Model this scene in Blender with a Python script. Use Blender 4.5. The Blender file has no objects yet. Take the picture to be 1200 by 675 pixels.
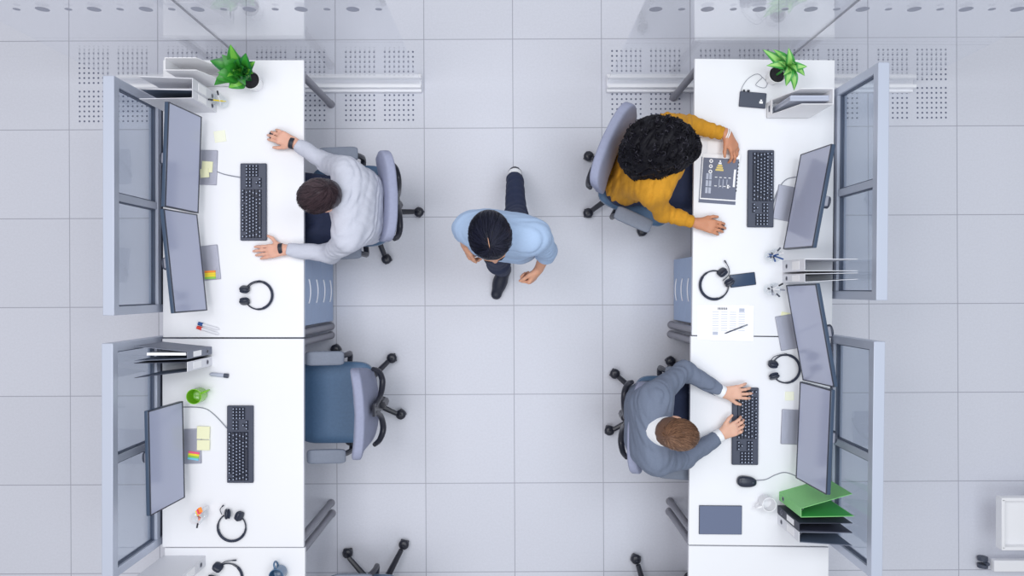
import bpy, bmesh, math, random
import numpy as np
from mathutils import Vector, Matrix
C = bpy.context.scene.collection
R = math.radians
PI = math.pi
CAMZ, FPX, DZ = 4.92, 853.0, 0.74
rnd = random.Random(7)

def P(px, py, z=DZ):
    """point at height z seen at photo pixel (px,py) from the ceiling camera"""
    k = (CAMZ - z) / FPX
    return Vector(((px - 600) * k, (337.5 - py) * k, z))

# ------------------------------------------------------------------ materials
def lin(c):
    return tuple(((x / 255) / 12.92 if x / 255 < .04045 else ((x / 255 + .055) / 1.055) ** 2.4) for x in c)

def mat(name, rgb, rough=.5, metal=0, spec=.5, noise=0, nscale=40, bump=0, bscale=200, coat=0, sheen=0, emit=None):
    m = bpy.data.materials.new(name); m.use_nodes = True
    nt = m.node_tree; b = nt.nodes['Principled BSDF']
    col = lin(rgb)
    b.inputs['Base Color'].default_value = (*col, 1)
    b.inputs['Roughness'].default_value = rough
    b.inputs['Metallic'].default_value = metal
    b.inputs['Specular IOR Level'].default_value = spec
    b.inputs['Coat Weight'].default_value = coat
    b.inputs['Sheen Weight'].default_value = sheen
    tc = nt.nodes.new('ShaderNodeTexCoord')
    if noise:
        n = nt.nodes.new('ShaderNodeTexNoise'); n.inputs['Scale'].default_value = nscale; n.inputs['Detail'].default_value = 4
        nt.links.new(tc.outputs['Object'], n.inputs['Vector'])
        r = nt.nodes.new('ShaderNodeMapRange')
        r.inputs['From Min'].default_value = .25; r.inputs['From Max'].default_value = .75
        r.inputs['To Min'].default_value = 1 - noise; r.inputs['To Max'].default_value = 1 + noise
        nt.links.new(n.outputs['Fac'], r.inputs['Value'])
        mx = nt.nodes.new('ShaderNodeVectorMath'); mx.operation = 'SCALE'
        mx.inputs[0].default_value = col
        nt.links.new(r.outputs['Result'], mx.inputs['Scale'])
        nt.links.new(mx.outputs['Vector'], b.inputs['Base Color'])
    if bump:
        n = nt.nodes.new('ShaderNodeTexNoise'); n.inputs['Scale'].default_value = bscale; n.inputs['Detail'].default_value = 3
        nt.links.new(tc.outputs['Object'], n.inputs['Vector'])
        bp = nt.nodes.new('ShaderNodeBump'); bp.inputs['Strength'].default_value = bump; bp.inputs['Distance'].default_value = .002
        nt.links.new(n.outputs['Fac'], bp.inputs['Height']); nt.links.new(bp.outputs['Normal'], b.inputs['Normal'])
    return m

def glass_mat(name, tint, rough=.0, ior=1.5, refl=(1, 1, 1)):
    m = bpy.data.materials.new(name); m.use_nodes = True
    nt = m.node_tree; nt.nodes.clear()
    o = nt.nodes.new('ShaderNodeOutputMaterial'); mix = nt.nodes.new('ShaderNodeMixShader')
    t = nt.nodes.new('ShaderNodeBsdfTransparent'); t.inputs['Color'].default_value = (*tint, 1)
    g = nt.nodes.new('ShaderNodeBsdfGlossy'); g.inputs['Roughness'].default_value = rough; g.inputs['Color'].default_value = (*refl, 1)
    # thin sheet of glass: Schlick reflectance from the facing angle, the same on both faces
    lw = nt.nodes.new('ShaderNodeLayerWeight'); lw.inputs['Blend'].default_value = .5
    pw = nt.nodes.new('ShaderNodeMath'); pw.operation = 'POWER'; pw.inputs[1].default_value = 5; nt.links.new(lw.outputs['Facing'], pw.inputs[0])
    ma = nt.nodes.new('ShaderNodeMath'); ma.operation = 'MULTIPLY_ADD'; f0 = ((ior - 1) / (ior + 1)) ** 2
    ma.inputs[1].default_value = 1 - f0; ma.inputs[2].default_value = f0; nt.links.new(pw.outputs[0], ma.inputs[0])
    nt.links.new(ma.outputs[0], mix.inputs[0]); nt.links.new(t.outputs[0], mix.inputs[1]); nt.links.new(g.outputs[0], mix.inputs[2])
    nt.links.new(mix.outputs[0], o.inputs[0])
    return m

M = dict(
    desk=mat('desk_laminate', (238, 239, 243), .35, spec=.35, noise=.01, nscale=3),
    edge=mat('desk_edge', (120, 118, 122), .5),
    steel=mat('painted_steel', (150, 150, 160), .4, spec=.5),
    post=mat('grey_post', (140, 140, 150), .42),
    alu=mat('aluminium_frame', (190, 197, 213), .4, metal=.15),
    alud=mat('dark_gasket', (90, 100, 120), .5),
    panel=mat('panel_fabric', (95, 98, 112), .8, noise=.1, nscale=200),
    rail=mat('white_rail', (246, 247, 252), .3),
    ped=mat('pedestal_blue', (160, 180, 212), .45),
    white=mat('white_plastic', (243, 243, 246), .4),
    paper=mat('paper', (250, 250, 252), .7),
    black=mat('black_plastic', (34, 38, 50), .45),
    blacks=mat('black_satin', (40, 46, 62), .3),
    dgrey=mat('dark_grey', (70, 76, 92), .45),
    screen=mat('screen_glass', (176, 182, 206), .16, spec=.6),
    bezel=mat('bezel_dark', (44, 50, 66), .35),
    mback=mat('monitor_back', (58, 76, 100), .3, spec=.6),
    silver=mat('stand_silver', (166, 168, 182), .35, metal=.3),
    kbody=mat('keyboard_body', (64, 70, 88), .45),
    kkey=mat('keyboard_key', (36, 42, 60), .4),
    klegend=mat('key_legend', (176, 188, 212), .5),
    cloth_seat=mat('seat_fabric_blue', (72, 104, 138), .5, noise=.08, nscale=60, bump=.3, bscale=500, sheen=.2),
    cloth_back=mat('back_fabric_grey', (150, 155, 180), .8, noise=.05, nscale=60, bump=.3, bscale=500),
    cloth_arm=mat('arm_pad_grey', (122, 130, 146), .6, noise=.05, nscale=80),
    chairblk=mat('chair_black', (40, 42, 54), .35),
    leaf=mat('leaf_green', (52, 140, 46), .4, noise=.25, nscale=25, spec=.5),
    leafd=mat('leaf_dark', (38, 118, 56), .4, noise=.2, nscale=25),
    leafl=mat('leaf_light', (150, 208, 112), .45, noise=.12, nscale=25),
    soil=mat('soil', (40, 38, 44), .9, noise=.4, nscale=120, bump=.6, bscale=90),
    pot=mat('white_ceramic', (245, 245, 247), .25, coat=.3),
    green=mat('green_card', (134, 206, 128), .55, noise=.03, nscale=90),
    greend=mat('green_card_inside', (66, 178, 84), .6),
    gmug=mat('green_glaze', (128, 196, 44), .25, coat=.3),
    bmug=mat('blue_glaze', (78, 112, 146), .25, coat=.3),
    bcover=mat('binder_grey', (120, 126, 142), .55, noise=.06, nscale=150),
    bcoverl=mat('binder_light', (226, 227, 233), .5, noise=.03, nscale=150),
    bdark=mat('binder_dark', (52, 56, 74), .5, noise=.08, nscale=150),
    bin_=mat('binder_inside', (88, 102, 124), .6),
    yellow=mat('note_yellow', (240, 240, 200), .7), faint=mat('note_faint', (244, 245, 224), .7),
    nyel=mat('flag_yellow', (250, 226, 60), .7), nor=mat('flag_orange', (252, 150, 60), .7),
    ngr=mat('flag_green', (150, 214, 90), .7), npk=mat('flag_pink', (246, 100, 140), .7), ncy=mat('flag_blue', (120, 208, 236), .7),
    red=mat('red_plastic', (222, 62, 48), .4), blue=mat('blue_plastic', (38, 84, 150), .4), orange=mat('orange_wood', (240, 150, 120), .5),
    ink=mat('ink', (70, 74, 92), .7), inkl=mat('ink_light', (188, 194, 210), .7), sheetd=mat('print_dark', (104, 110, 130), .55),
    gold=mat('print_gold', (232, 208, 120), .6),
    cable=mat('cable_grey', (138, 142, 152), .5),
    foam=mat('ear_foam', (38, 46, 66), .7),
    sclera=mat('eye_white', (240, 238, 236), .2), iris=mat('eye_iris', (50, 36, 28), .2),
    lip=mat('lips', (190, 110, 104), .5),
)
M['glass'] = glass_mat('partition_glass', (.80, .835, .88), .0, 1.5)
M['wallglass'] = glass_mat('wall_glass', (.975, .98, .99), .0, 1.5)
M['cup'] = glass_mat('clear_cup', (.97, .98, .985), .03, 1.3)
M['dot'] = mat('frosted_dot', (168, 172, 188), .6)

# ------------------------------------------------------------------ mesh building
class MB:
    def __init__(s): s.v = []; s.f = []; s.m = []
    def add(s, vs, fs, mi=0, T=None):
        o = len(s.v)
        for p in vs: s.v.append(tuple(T @ Vector(p)) if T else tuple(p))
        for f in fs: s.f.append(tuple(i + o for i in f)); s.m.append(mi)
        return s
    def box(s, c, d, mi=0, T=None, rz=0):
        x, y, z = d[0] / 2, d[1] / 2, d[2] / 2
        L = Matrix.Translation(c) @ Matrix.Rotation(rz, 4, 'Z')
        if T: L = T @ L
        vs = [(-x, -y, -z), (x, -y, -z), (x, y, -z), (-x, y, -z), (-x, -y, z), (x, -y, z), (x, y, z), (-x, y, z)]
        return s.add(vs, [(3, 2, 1, 0), (4, 5, 6, 7), (0, 1, 5, 4), (1, 2, 6, 5), (2, 3, 7, 6), (3, 0, 4, 7)], mi, L)
    def prism(s, pts, z0, z1, mi=0, T=None):
        n = len(pts)
        vs = [(p[0], p[1], z0) for p in pts] + [(p[0], p[1], z1) for p in pts]
        fs = [tuple(range(n))[::-1], tuple(range(n, 2 * n))] + [(i, (i + 1) % n, n + (i + 1) % n, n + i) for i in range(n)]
        return s.add(vs, fs, mi, T)
    def lathe(s, prof, n=24, mi=0, T=None, cap0=True, cap1=True):
        vs, fs = [], []
        for r, z in prof:
            for i in range(n): a = 2 * PI * i / n; vs.append((r * math.cos(a), r * math.sin(a), z))
        for j in range(len(prof) - 1):
            for i in range(n):
                k = (i + 1) % n; fs.append((j * n + i, j * n + k, (j + 1) * n + k, (j + 1) * n + i))
        if cap0: fs.append(tuple(range(n))[::-1])
        if cap1: fs.append(tuple(range((len(prof) - 1) * n, len(prof) * n)))
        return s.add(vs, fs, mi, T)
    def cyl(s, a, b, r, n=16, mi=0, r2=None, T=None):
        return s.tube([a, b], [r, r if r2 is None else r2], n, mi, T)
    def tube(s, pts, r, n=8, mi=0, T=None, closed=False):
        pts = [Vector(p) for p in pts]; N = len(pts)
        rs = r if isinstance(r, (list, tuple)) else [r] * N
        vs, fs = [], []; up = None
        for i in range(N):
            if closed: t = (pts[(i + 1) % N] - pts[i - 1])
            else: t = pts[min(i + 1, N - 1)] - pts[max(i - 1, 0)]
            t = t.normalized() if t.length > 1e-9 else Vector((0, 0, 1))
            if up is None:
                up = Vector((0, 0, 1)) if abs(t.z) < .9 else Vector((1, 0, 0))
            a = t.cross(up)
            if a.length < 1e-6: a = t.orthogonal()
            a.normalize(); up = a.cross(t).normalized()
            for k in range(n):
                q = 2 * PI * k / n; vs.append(pts[i] + (a * math.cos(q) + up * math.sin(q)) * rs[i])
        for i in range(N if closed else N - 1):
            for k in range(n):
                j = (k + 1) % n; I = (i + 1) % N
                fs.append((i * n + j, i * n + k, I * n + k, I * n + j))
        if not closed: fs += [tuple(range(n)), tuple(range((N - 1) * n, N * n))[::-1]]
        return s.add(vs, fs, mi, T)
    def sell(s, c, rad, e1=.4, e2=.4, nu=28, nv=14, mi=0, T=None, warp=None):
        """superellipsoid cushion"""
        sp = lambda w, e: math.copysign(abs(w) ** e, w)
        vs, fs = [], []
        for j in range(1, nv):
            v = -PI / 2 + PI * j / nv
            for i in range(nu):
                u = 2 * PI * i / nu
                p = (rad[0] * sp(math.cos(v), e1) * sp(math.cos(u), e2), rad[1] * sp(math.cos(v), e1) * sp(math.sin(u), e2), rad[2] * sp(math.sin(v), e1))
                vs.append(p)
        b = len(vs); vs += [(0, 0, -rad[2]), (0, 0, rad[2])]
        for j in range(nv - 2):
            for i in range(nu):
                k = (i + 1) % nu; fs.append((j * nu + i, j * nu + k, (j + 1) * nu + k, (j + 1) * nu + i))
        for i in range(nu):
            k = (i + 1) % nu; fs.append((b, k, i)); fs.append((b + 1, (nv - 2) * nu + i, (nv - 2) * nu + k))
        if warp: vs = [warp(p) for p in vs]
        L = Matrix.Translation(c)
        return s.add(vs, fs, mi, T @ L if T else L)
    def build(s, name, mats, parent=None, bevel=0, smooth=True, angle=40, loc=None, rz=0, seg=2):
        me = bpy.data.meshes.new(name); me.from_pydata(s.v, [], s.f)
        for m in (mats if isinstance(mats, (list, tuple)) else [mats]): me.materials.append(m)
        me.polygons.foreach_set('material_index', s.m)
        if smooth:
            me.polygons.foreach_set('use_smooth', [True] * len(s.f)); me.set_sharp_from_angle(angle=R(angle))
        me.update()
        o = bpy.data.objects.new(name, me); C.objects.link(o)
        if parent: o.parent = parent
        if loc is not None: o.location = loc
        if rz: o.rotation_euler.z = rz
        if bevel:
            b = o.modifiers.new('bevel', 'BEVEL'); b.width = bevel; b.segments = seg; b.limit_method = 'ANGLE'; b.angle_limit = R(50)
        return o

def tag(o, label, cat, group=None, kind=None):
    o['label'] = label; o['category'] = cat
    if group: o['group'] = group
    if kind: o['kind'] = kind
    return o

def thing(name, label, cat, loc=(0, 0, 0), rz=0, group=None):
    o = bpy.data.objects.new(name, None); C.objects.link(o)
    o.empty_display_size = .05; o.location = loc; o.rotation_euler.z = rz
    return tag(o, label, cat, group)

def structure(o, label=None, cat=None):
    o['kind'] = 'structure'
    if label: o['label'] = label
    if cat: o['category'] = cat
    return o

def dup(root, loc, rz, label):
    def rec(o, par):
        c = o.copy(); C.objects.link(c); c.parent = par
        for ch in list(o.children): rec(ch, c)
        return c
    r = rec(root, None); r.location = loc; r.rotation_euler = (0, 0, rz); r['label'] = label
    return r

def spline(pts, n=8):
    pts = [Vector(p) for p in pts]; out = []
    for i in range(len(pts) - 1):
        p0, p1, p2, p3 = pts[max(i - 1, 0)], pts[i], pts[i + 1], pts[min(i + 2, len(pts) - 1)]
        for k in range(n):
            t = k / n
            out.append(.5 * ((2 * p1) + (p2 - p0) * t + (2 * p0 - 5 * p1 + 4 * p2 - p3) * t * t + (3 * p1 - p0 - 3 * p2 + p3) * t ** 3))
    return out + [pts[-1]]

# ------------------------------------------------------------------ camera, light
cam = bpy.data.cameras.new('camera'); co = bpy.data.objects.new('camera', cam); C.objects.link(co)
cam.sensor_width = 36; cam.lens = FPX / 1200 * 36; co.location = (0, 0, CAMZ)
bpy.context.scene.camera = co
vs = bpy.context.scene.view_settings
vs.view_transform = 'Standard'; vs.look = 'None'; vs.gamma = 1; vs.exposure = 0.0; vs.use_curve_mapping = False
w = bpy.data.worlds.new('world'); bpy.context.scene.world = w; w.use_nodes = True
w.node_tree.nodes['Background'].inputs[0].default_value = (.93, .95, 1.0, 1)
w.node_tree.nodes['Background'].inputs[1].default_value = .50
def area(name, loc, size, power, col=(1, 1, 1), rot=(0, 0, 0)):
    l = bpy.data.lights.new(name, 'AREA'); l.shape = 'RECTANGLE'; l.size, l.size_y = size; l.energy = power; l.color = col
    o = bpy.data.objects.new(name, l); C.objects.link(o); o.location = loc; o.rotation_euler = rot
    return o
area('ceiling_light', (-1.7, .9, 5.4), (2.2, 1.6), 76, (1, .985, 1))
area('ceiling_light', (1.6, .9, 5.4), (2.2, 1.6), 68, (.90, .955, 1))
area('ceiling_light', (-1.6, -1.6, 5.4), (2.2, 1.6), 46, (1, .985, 1))
area('ceiling_light', (1.6, -1.6, 5.4), (2.2, 1.6), 46, (.87, .94, 1))

# ------------------------------------------------------------------ floor and glass walls
fm = bpy.data.materials.new('floor_tiles'); fm.use_nodes = True
nt = fm.node_tree; b = nt.nodes['Principled BSDF']; b.inputs['Roughness'].default_value = .42; b.inputs['Specular IOR Level'].default_value = .4
tc = nt.nodes.new('ShaderNodeTexCoord'); sx = nt.nodes.new('ShaderNodeSeparateXYZ'); nt.links.new(tc.outputs['Object'], sx.inputs[0])
def mnode(op, a, bb=None):
    n = nt.nodes.new('ShaderNodeMath'); n.operation = op
    for i, q in enumerate((a, bb)):
        if q is None: continue
        if isinstance(q, (int, float)): n.inputs[i].default_value = q
        else: nt.links.new(q, n.inputs[i])
    return n.outputs[0]
def line(src, off):
    f = mnode('FRACT', mnode('DIVIDE', mnode('SUBTRACT', src, off), .6))
    return mnode('LESS_THAN', mnode('ABSOLUTE', mnode('SUBTRACT', f, .5)), .5 - .0045), f
lx, fx = line(sx.outputs[0], .0115); ly, fy = line(sx.outputs[1], -.118)
notgrout = mnode('MINIMUM', lx, ly)
ix = mnode('FLOOR', mnode('DIVIDE', mnode('SUBTRACT', sx.outputs[0], .0115), .6)); iy = mnode('FLOOR', mnode('DIVIDE', mnode('SUBTRACT', sx.outputs[1], -.118), .6))
cmb = nt.nodes.new('ShaderNodeCombineXYZ'); nt.links.new(ix, cmb.inputs[0]); nt.links.new(iy, cmb.inputs[1])
wn = nt.nodes.new('ShaderNodeTexWhiteNoise'); nt.links.new(cmb.outputs[0], wn.inputs['Vector'])
nz = nt.nodes.new('ShaderNodeTexNoise'); nz.inputs['Scale'].default_value = 70; nz.inputs['Detail'].default_value = 6; nt.links.new(tc.outputs['Object'], nz.inputs['Vector'])
var = mnode('ADD', mnode('ADD', .925, mnode('MULTIPLY', wn.outputs[0], .03)), mnode('MULTIPLY', nz.outputs[0], .13))
sc = nt.nodes.new('ShaderNodeVectorMath'); sc.operation = 'SCALE'; sc.inputs[0].default_value = lin((216, 218, 228)); nt.links.new(var, sc.inputs['Scale'])
mx = nt.nodes.new('ShaderNodeMix'); mx.data_type = 'RGBA'; nt.links.new(notgrout, mx.inputs[0]); mx.inputs[6].default_value = (*lin((170, 171, 183)), 1)
nt.links.new(sc.outputs[0], mx.inputs[7]); nt.links.new(mx.outputs[2], b.inputs['Base Color'])
M['hole'] = mat('floor_hole', (104, 110, 132), .8)
fb = MB(); fb.add([(-8, -6, 0), (8, -6, 0), (8, 7, 0), (-8, 7, 0)], [(0, 1, 2, 3)])
for k in (-5, -4, -3, -2, 1, 2, 3, 4):
    x0, y0 = .0115 + .6 * k, 1.682 - .6
    for bx0 in (.072, .335):
        for by0 in (.057, .316):
            for i in range(7):
                for j in range(7):
                    cx, cy = x0 + bx0 + i * .0318, y0 + by0 + j * .0335
                    fb.add([(cx + .0068 * math.cos(PI / 4 * q), cy + .0068 * math.sin(PI / 4 * q), .0006) for q in range(8)], [tuple(range(8))], 1)
fl = fb.build('floor', [fm, M['hole']], smooth=False); fl.rotation_euler.z = R(.25)
structure(fl, 'pale grey square floor tiles with eight perforated ones near the glass', 'floor')

def glass_wall(name, x0, x1, xm, label):
    r = thing(name, label, 'glass wall', (0, 0, 0)); structure(r)
    y = 1.375
    mb = MB(); mb.box(((x0 + x1) / 2, y, .02), (x1 - x0, .12, .04)); mb.box(((x0 + x1) / 2, y - .032, .06), (x1 - x0, .022, .05)); mb.box(((x0 + x1) / 2, y + .032, .06), (x1 - x0, .022, .05))
    mb.build('bottom_rail', M['rail'], r, bevel=.003)
    for a, bq in ((x0, xm - .003), (xm + .003, x1)):
        MB().box(((a + bq) / 2, y, 1.27), (bq - a, .010, 2.44)).build('glass_pane', M['wallglass'], r, smooth=False)
    MB().box((xm, y, 1.27), (.005, .011, 2.44)).build('seam', M['steel'], r, smooth=False)
    d = MB(); x = x0 + .07; big = True
    while x < x1 - .03:
        rr = .032 if big else .017
        d.add([(x + rr * math.cos(2 * PI * q / 20), y - .0062, 1.345 + rr * math.sin(2 * PI * q / 20)) for q in range(20)], [tuple(range(20))])
        x += .127; big = not big
    d.build('dot_band', M['dot'], r, smooth=False)
    return r
glass_wall('wall_rear_left', -2.63, -.607, -1.62, 'glass wall run behind the left desks, on a white floor rail')
glass_wall('wall_rear_right', .636, 2.69, 1.655, 'glass wall run behind the right desks, on a white floor rail')

# ------------------------------------------------------------------ desks
def desk(label, cx, cy, dx, dy, rz, legs, rear=True):
    r = thing('office_desk', label, 'desk', (cx, cy, 0), rz, 'white office desks')
    MB().box((0, 0, DZ - .0125), (dx, dy, .025)).build('tabletop', M['desk'], r, bevel=.002)
    fr = MB()
    s = 1 if cx < 0 else -1
    for y in (-dy / 2 + .06, dy / 2 - .06): fr.box((0, y, DZ - .045), (dx - .14, .04, .038))
    fr.box((-s * .2, 0, DZ - .045), (.04, dy - .1, .038)); fr.box((-s * .02, 0, DZ - .045), (.04, dy - .1, .038))
    fr.build('frame', M['steel'], r, bevel=.002)
    for x, y in legs:
        lb = MB(); lb.lathe([(.026, .0), (.026, .02), (.0225, .022), (.0225, DZ - .027)], 20); lb.build('leg', M['post'], r, loc=(x, y, 0))
    return r
def local_legs(cx, cy, rz, pts):
    q = Matrix.Rotation(-rz, 2)
    return [tuple(q @ Vector((x - cx, y - cy))) for x, y in pts]
LROW = R(0)
A = (-1.600, .513, .809, 1.592)
desk('white desk at left with two monitors, seated man in light sweater', A[0], A[1], A[2], A[3], 0, local_legs(A[0], A[1], 0, [(-1.222, 1.24), (-1.222, -.258), (-1.97, 1.26), (-1.97, -.25)]))
Bd = (-1.602, -.890, .812, 1.196)
desk('white desk at left with one monitor and an empty chair', *Bd, 0, local_legs(Bd[0], Bd[1], 0, [(-1.222, -.318), (-1.222, -1.452), (-1.97, -.33), (-1.97, -1.45)]))
Cd = (-1.592, -2.293, .806, 1.6)
desk('white desk cut off by the bottom edge at left, blue mug on it', *Cd, 0, local_legs(Cd[0], Cd[1], 0, [(-1.215, -1.522), (-1.215, -3.05), (-1.96, -1.53), (-1.96, -3.05)]))
rzr = R(-.6)
Dd = (1.444, .519, .804, 1.588)
desk('white desk at right with plant, where woman in mustard sweater sits', *Dd, rzr, local_legs(Dd[0], Dd[1], rzr, [(1.09, 1.287), (1.075, -.248), (1.80, 1.28), (1.79, -.25)]))
Ed = (1.423, -.880, .804, 1.198)
desk('white desk at right where man in grey sweater types', *Ed, rzr, local_legs(Ed[0], Ed[1], rzr, [(1.072, -.312), (1.066, -1.44), (1.79, -.31), (1.77, -1.44)]))
Fd = (1.409, -2.286, .804, 1.6)
desk('bare white desk cut off by the bottom edge at right', *Fd, rzr, local_legs(Fd[0], Fd[1], rzr, [(1.062, -1.51), (1.05, -3.0), (1.77, -1.52), (1.75, -3.0)]))

def pedestal(label, xf, y0, y1, s, depth=.5):
    cx = xf + s * depth / 2; cy = (y0 + y1) / 2; W = y1 - y0; H = .70
    r = thing('drawer_pedestal', label, 'drawer unit', (cx, cy, 0), 0 if s > 0 else PI, 'drawer pedestals under the desks')
    # local: front faces -x
    MB().box((.012, 0, .03 + (H - .03) / 2), (depth - .024, W, H - .03)).build('body', M['ped'], r, bevel=.004)
    MB().box((.02, 0, .015), (depth - .08, W - .06, .03)).build('plinth', M['black'], r)
    n = 4; h = (H - .04) / n
    for i in range(n):
        zc = .035 + h * (i + .5)
        d = MB().box((-depth / 2 + .006, 0, zc), (.012, W - .006, h - .0025)).build('drawer_front', M['ped'], r, bevel=.0015)
        pts = [(-depth / 2 - .004, -.07 + .14 * k / 10, zc + .02 - .034 * (1 - ((k - 5) / 5) ** 2)) for k in range(11)]
        MB().tube(pts, .0042, 6).build('handle', M['rail'], d)
    return r
pedestal('pale blue drawer unit under left desk with curved white handles', -1.2, -.222, .183, -1)
pedestal('pale blue drawer unit under right desk with curved white handles', 1.085, -.215, .193, 1)

# ------------------------------------------------------------------ desk divider panels
def divider(label, cx, y0, y1, rz=0, s=1):
    cy = (y0 + y1) / 2; L = y1 - y0
    r = thing('desk_divider', label, 'divider screen', (cx, cy, 0), rz, 'aluminium and glass desk dividers')
    f = MB(); t = .054
    f.box((0, 0, 1.195), (.058, L, .05))
    f.box((0, 0, .735), (t, L - .09, .04))
    for y in (-L / 2 + .0225, L / 2 - .0225): f.box((0, y, .61), (t, .045, 1.12))
    f.box((0, .0, .9625), (.04, .04, .415))
    f.box((0, 0, .08), (t, L - .09, .04))
    f.build('frame', M['alu'], r, bevel=.003)
    g = MB()
    for a, b_ in ((-L / 2 + .045, -.02), (.02, L / 2 - .045)):
        for zz in (.7585, 1.1665): g.box((0, (a + b_) / 2, zz), (.022, b_ - a, .007))
        for yy in (a + .003, b_ - .003): g.box((0, yy, .9625), (.022, .006, .401))
        MB().box((0, (a + b_) / 2, .9625), (.006, b_ - a - .012, .401)).build('glass_pane', M['glass'], r, smooth=False)
    g.build('gasket', M['alud'], r, smooth=False)
    MB().box((0, 0, .4075), (.03, L - .09, .615)).build('lower_panel', M['panel'], r)
    for y in (-L / 2 + .12, L / 2 - .12):
        MB().box((0, y, .03), (.07, .05, .06)).build('foot', M['steel'], r, bevel=.004)
    return r
divider('glass divider screen behind the dual monitors of the left desk', -2.052, -.14, 1.08)
divider('glass divider screen behind the single monitor at lower left', -2.058, -1.487, -.282)
divider('glass divider screen at right beside the monitor of mustard-sweater woman', 1.886, -.063, 1.148, R(-.5))
divider('glass divider screen at lower right beside the green binder', 1.862, -1.478, -.272, R(-.7))

# ------------------------------------------------------------------ office chairs
def make_chair():
    r = thing('office_chair', '', 'chair', (0, 0, 0), 0, 'swivel office chairs')
    # local: sitter faces +x
    def sw(p):
        x, y, z = p
        return (x, y, z - .02 * max(0, x / .25) ** 3 + .012 * (abs(y) / .25) ** 2)
    MB().sell((.045, 0, .44), (.24, .25, .042), .45, .35, 36, 14, warp=sw).build('seat', M['cloth_seat'], r)
    MB().sell((.02, 0, .395), (.22, .22, .018), .4, .4).build('seat_pan', M['chairblk'], r)
    def bw(p):
        x, y, z = p
        return (x + .9 * y * y * .55 - .05 * (z / .22) * (1 if z < 0 else .2) * 0 - .045 * (1 - (z / .23) ** 2) * 0 + .02 * math.cos(z * 9), y * (1 + .10 * z / .23), z)
    bk = MB().sell((0, 0, .23), (.034, .242, .225), .4, .3, 40, 20, warp=bw).build('backrest', M['cloth_back'], r, loc=(-.205, 0, .53))
    bk.rotation_euler.y = R(-3)
    fr = MB()
    for s in (1, -1):
        pts = spline([(-.02, s * .222, .13), (-.045, s * .20, .08), (-.060, s * .14, .05), (-.055, s * .06, .10), (-.042, s * .015, .22)], 7)
        fr.tube(pts, [.013 + .006 * math.sin(PI * k / (len(pts) - 1)) for k in range(len(pts))], 10)
    fr.box((-.045, 0, .13), (.014, .07, .26))
    fr.build('back_frame', M['chairblk'], bk, bevel=0)
    sp = MB(); sp.tube(spline([(-.02, 0, .385), (-.2, 0, .385), (-.255, 0, .43), (-.265, 0, .60)], 6), .022, 8); sp.build('back_support', M['chairblk'], r)
    for s in (1, -1):
        ar = MB().sell((0, 0, 0), (.115, .042, .016), .5, .3).build('armrest', M['cloth_arm'], r, loc=(.06, s * .288, .645))
        q = MB(); q.tube(spline([(-.09, -s * .09, -.235), (-.10, s * .0, -.225), (-.10, s * .008, -.14), (-.07, 0, -.015)], 6), .017, 8)
        q.sell((0, 0, -.016), (.105, .034, .008), .5, .3); q.build('arm_support', M['chairblk'], ar)
    MB().lathe([(.028, .10), (.028, .24), (.018, .241), (.018, .38)], 16).build('gas_lift', M['chairblk'], r)
    MB().lathe([(.045, .07), (.05, .09), (.045, .125), (.03, .135)], 20).build('hub', M['chairblk'], r)
    for i in range(5):
        lb = MB(); lb.tube([(.03, 0, .105), (.16, 0, .10), (.30, 0, .078)], [.024, .02, .016], 8)
        lg = lb.build('leg', M['chairblk'], r, rz=2 * PI * i / 5)
        k = MB(); a = rnd.uniform(-.8, .8)
        T = Matrix.Translation((.325, 0, .0)) @ Matrix.Rotation(a, 4, 'Z')
        for s in (-1, 1):
            k.cyl((0, s * .006, .028), (0, s * .028, .028), .028, 16, 0, T=T)
        k.cyl((0, 0, .03), (0, 0, .085), .008, 8, 0, T=T); k.sell((0, 0, .045), (.034, .034, .022), .9, 1, 20, 10, T=T)
        k.build('caster', M['chairblk'], lg, bevel=.004)
    return r
CH = make_chair()
def chair(label, x, y, heading, base, recline, first=False):
    """base: direction in degrees of one foot of the star base"""
    o = CH if first else dup(CH, (0, 0, 0), 0, label)
    o.location = (x, y, 0); o.rotation_euler.z = heading; o['label'] = label
    for ch in o.children:
        nm = ch.name.split('.')[0]
        if nm == 'backrest': ch.rotation_euler.y = R(-recline)
        if nm == 'leg':
            ch.rotation_euler.z += R(base) - heading
    return o
def fl(px, py): return P(px, py, .04)
def star(px, py, cx, cy): return math.degrees(math.atan2(cy - py, px - cx))
c4 = fl(420, 463)
chair('empty swivel chair with blue seat pulled up to the left desk', -1.035, -.70, PI + R(1), star(473, 490, 420, 463), 0, True)
chair('grey swivel chair under the man in the light sweater', -.949, .5, PI + R(2), star(495, 257, 434, 250), 12)
chair('grey swivel chair turned aslant under the woman in mustard', .775, .69, R(-24), star(685, 245, 735.6, 218.7), 10)
chair('grey swivel chair under the typing man in the grey sweater', .933, -.79, R(-4), star(710, 497, 763, 475), 9)
chair('swivel chair cut off by the bottom edge at left', -.874, -2.008, PI, star(412, 638, 447, 685), 0)
chair('swivel chair with one caster peeping in at the bottom edge', .92, -2.13, 0, star(750, 651, 758, 709), 0)

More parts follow.
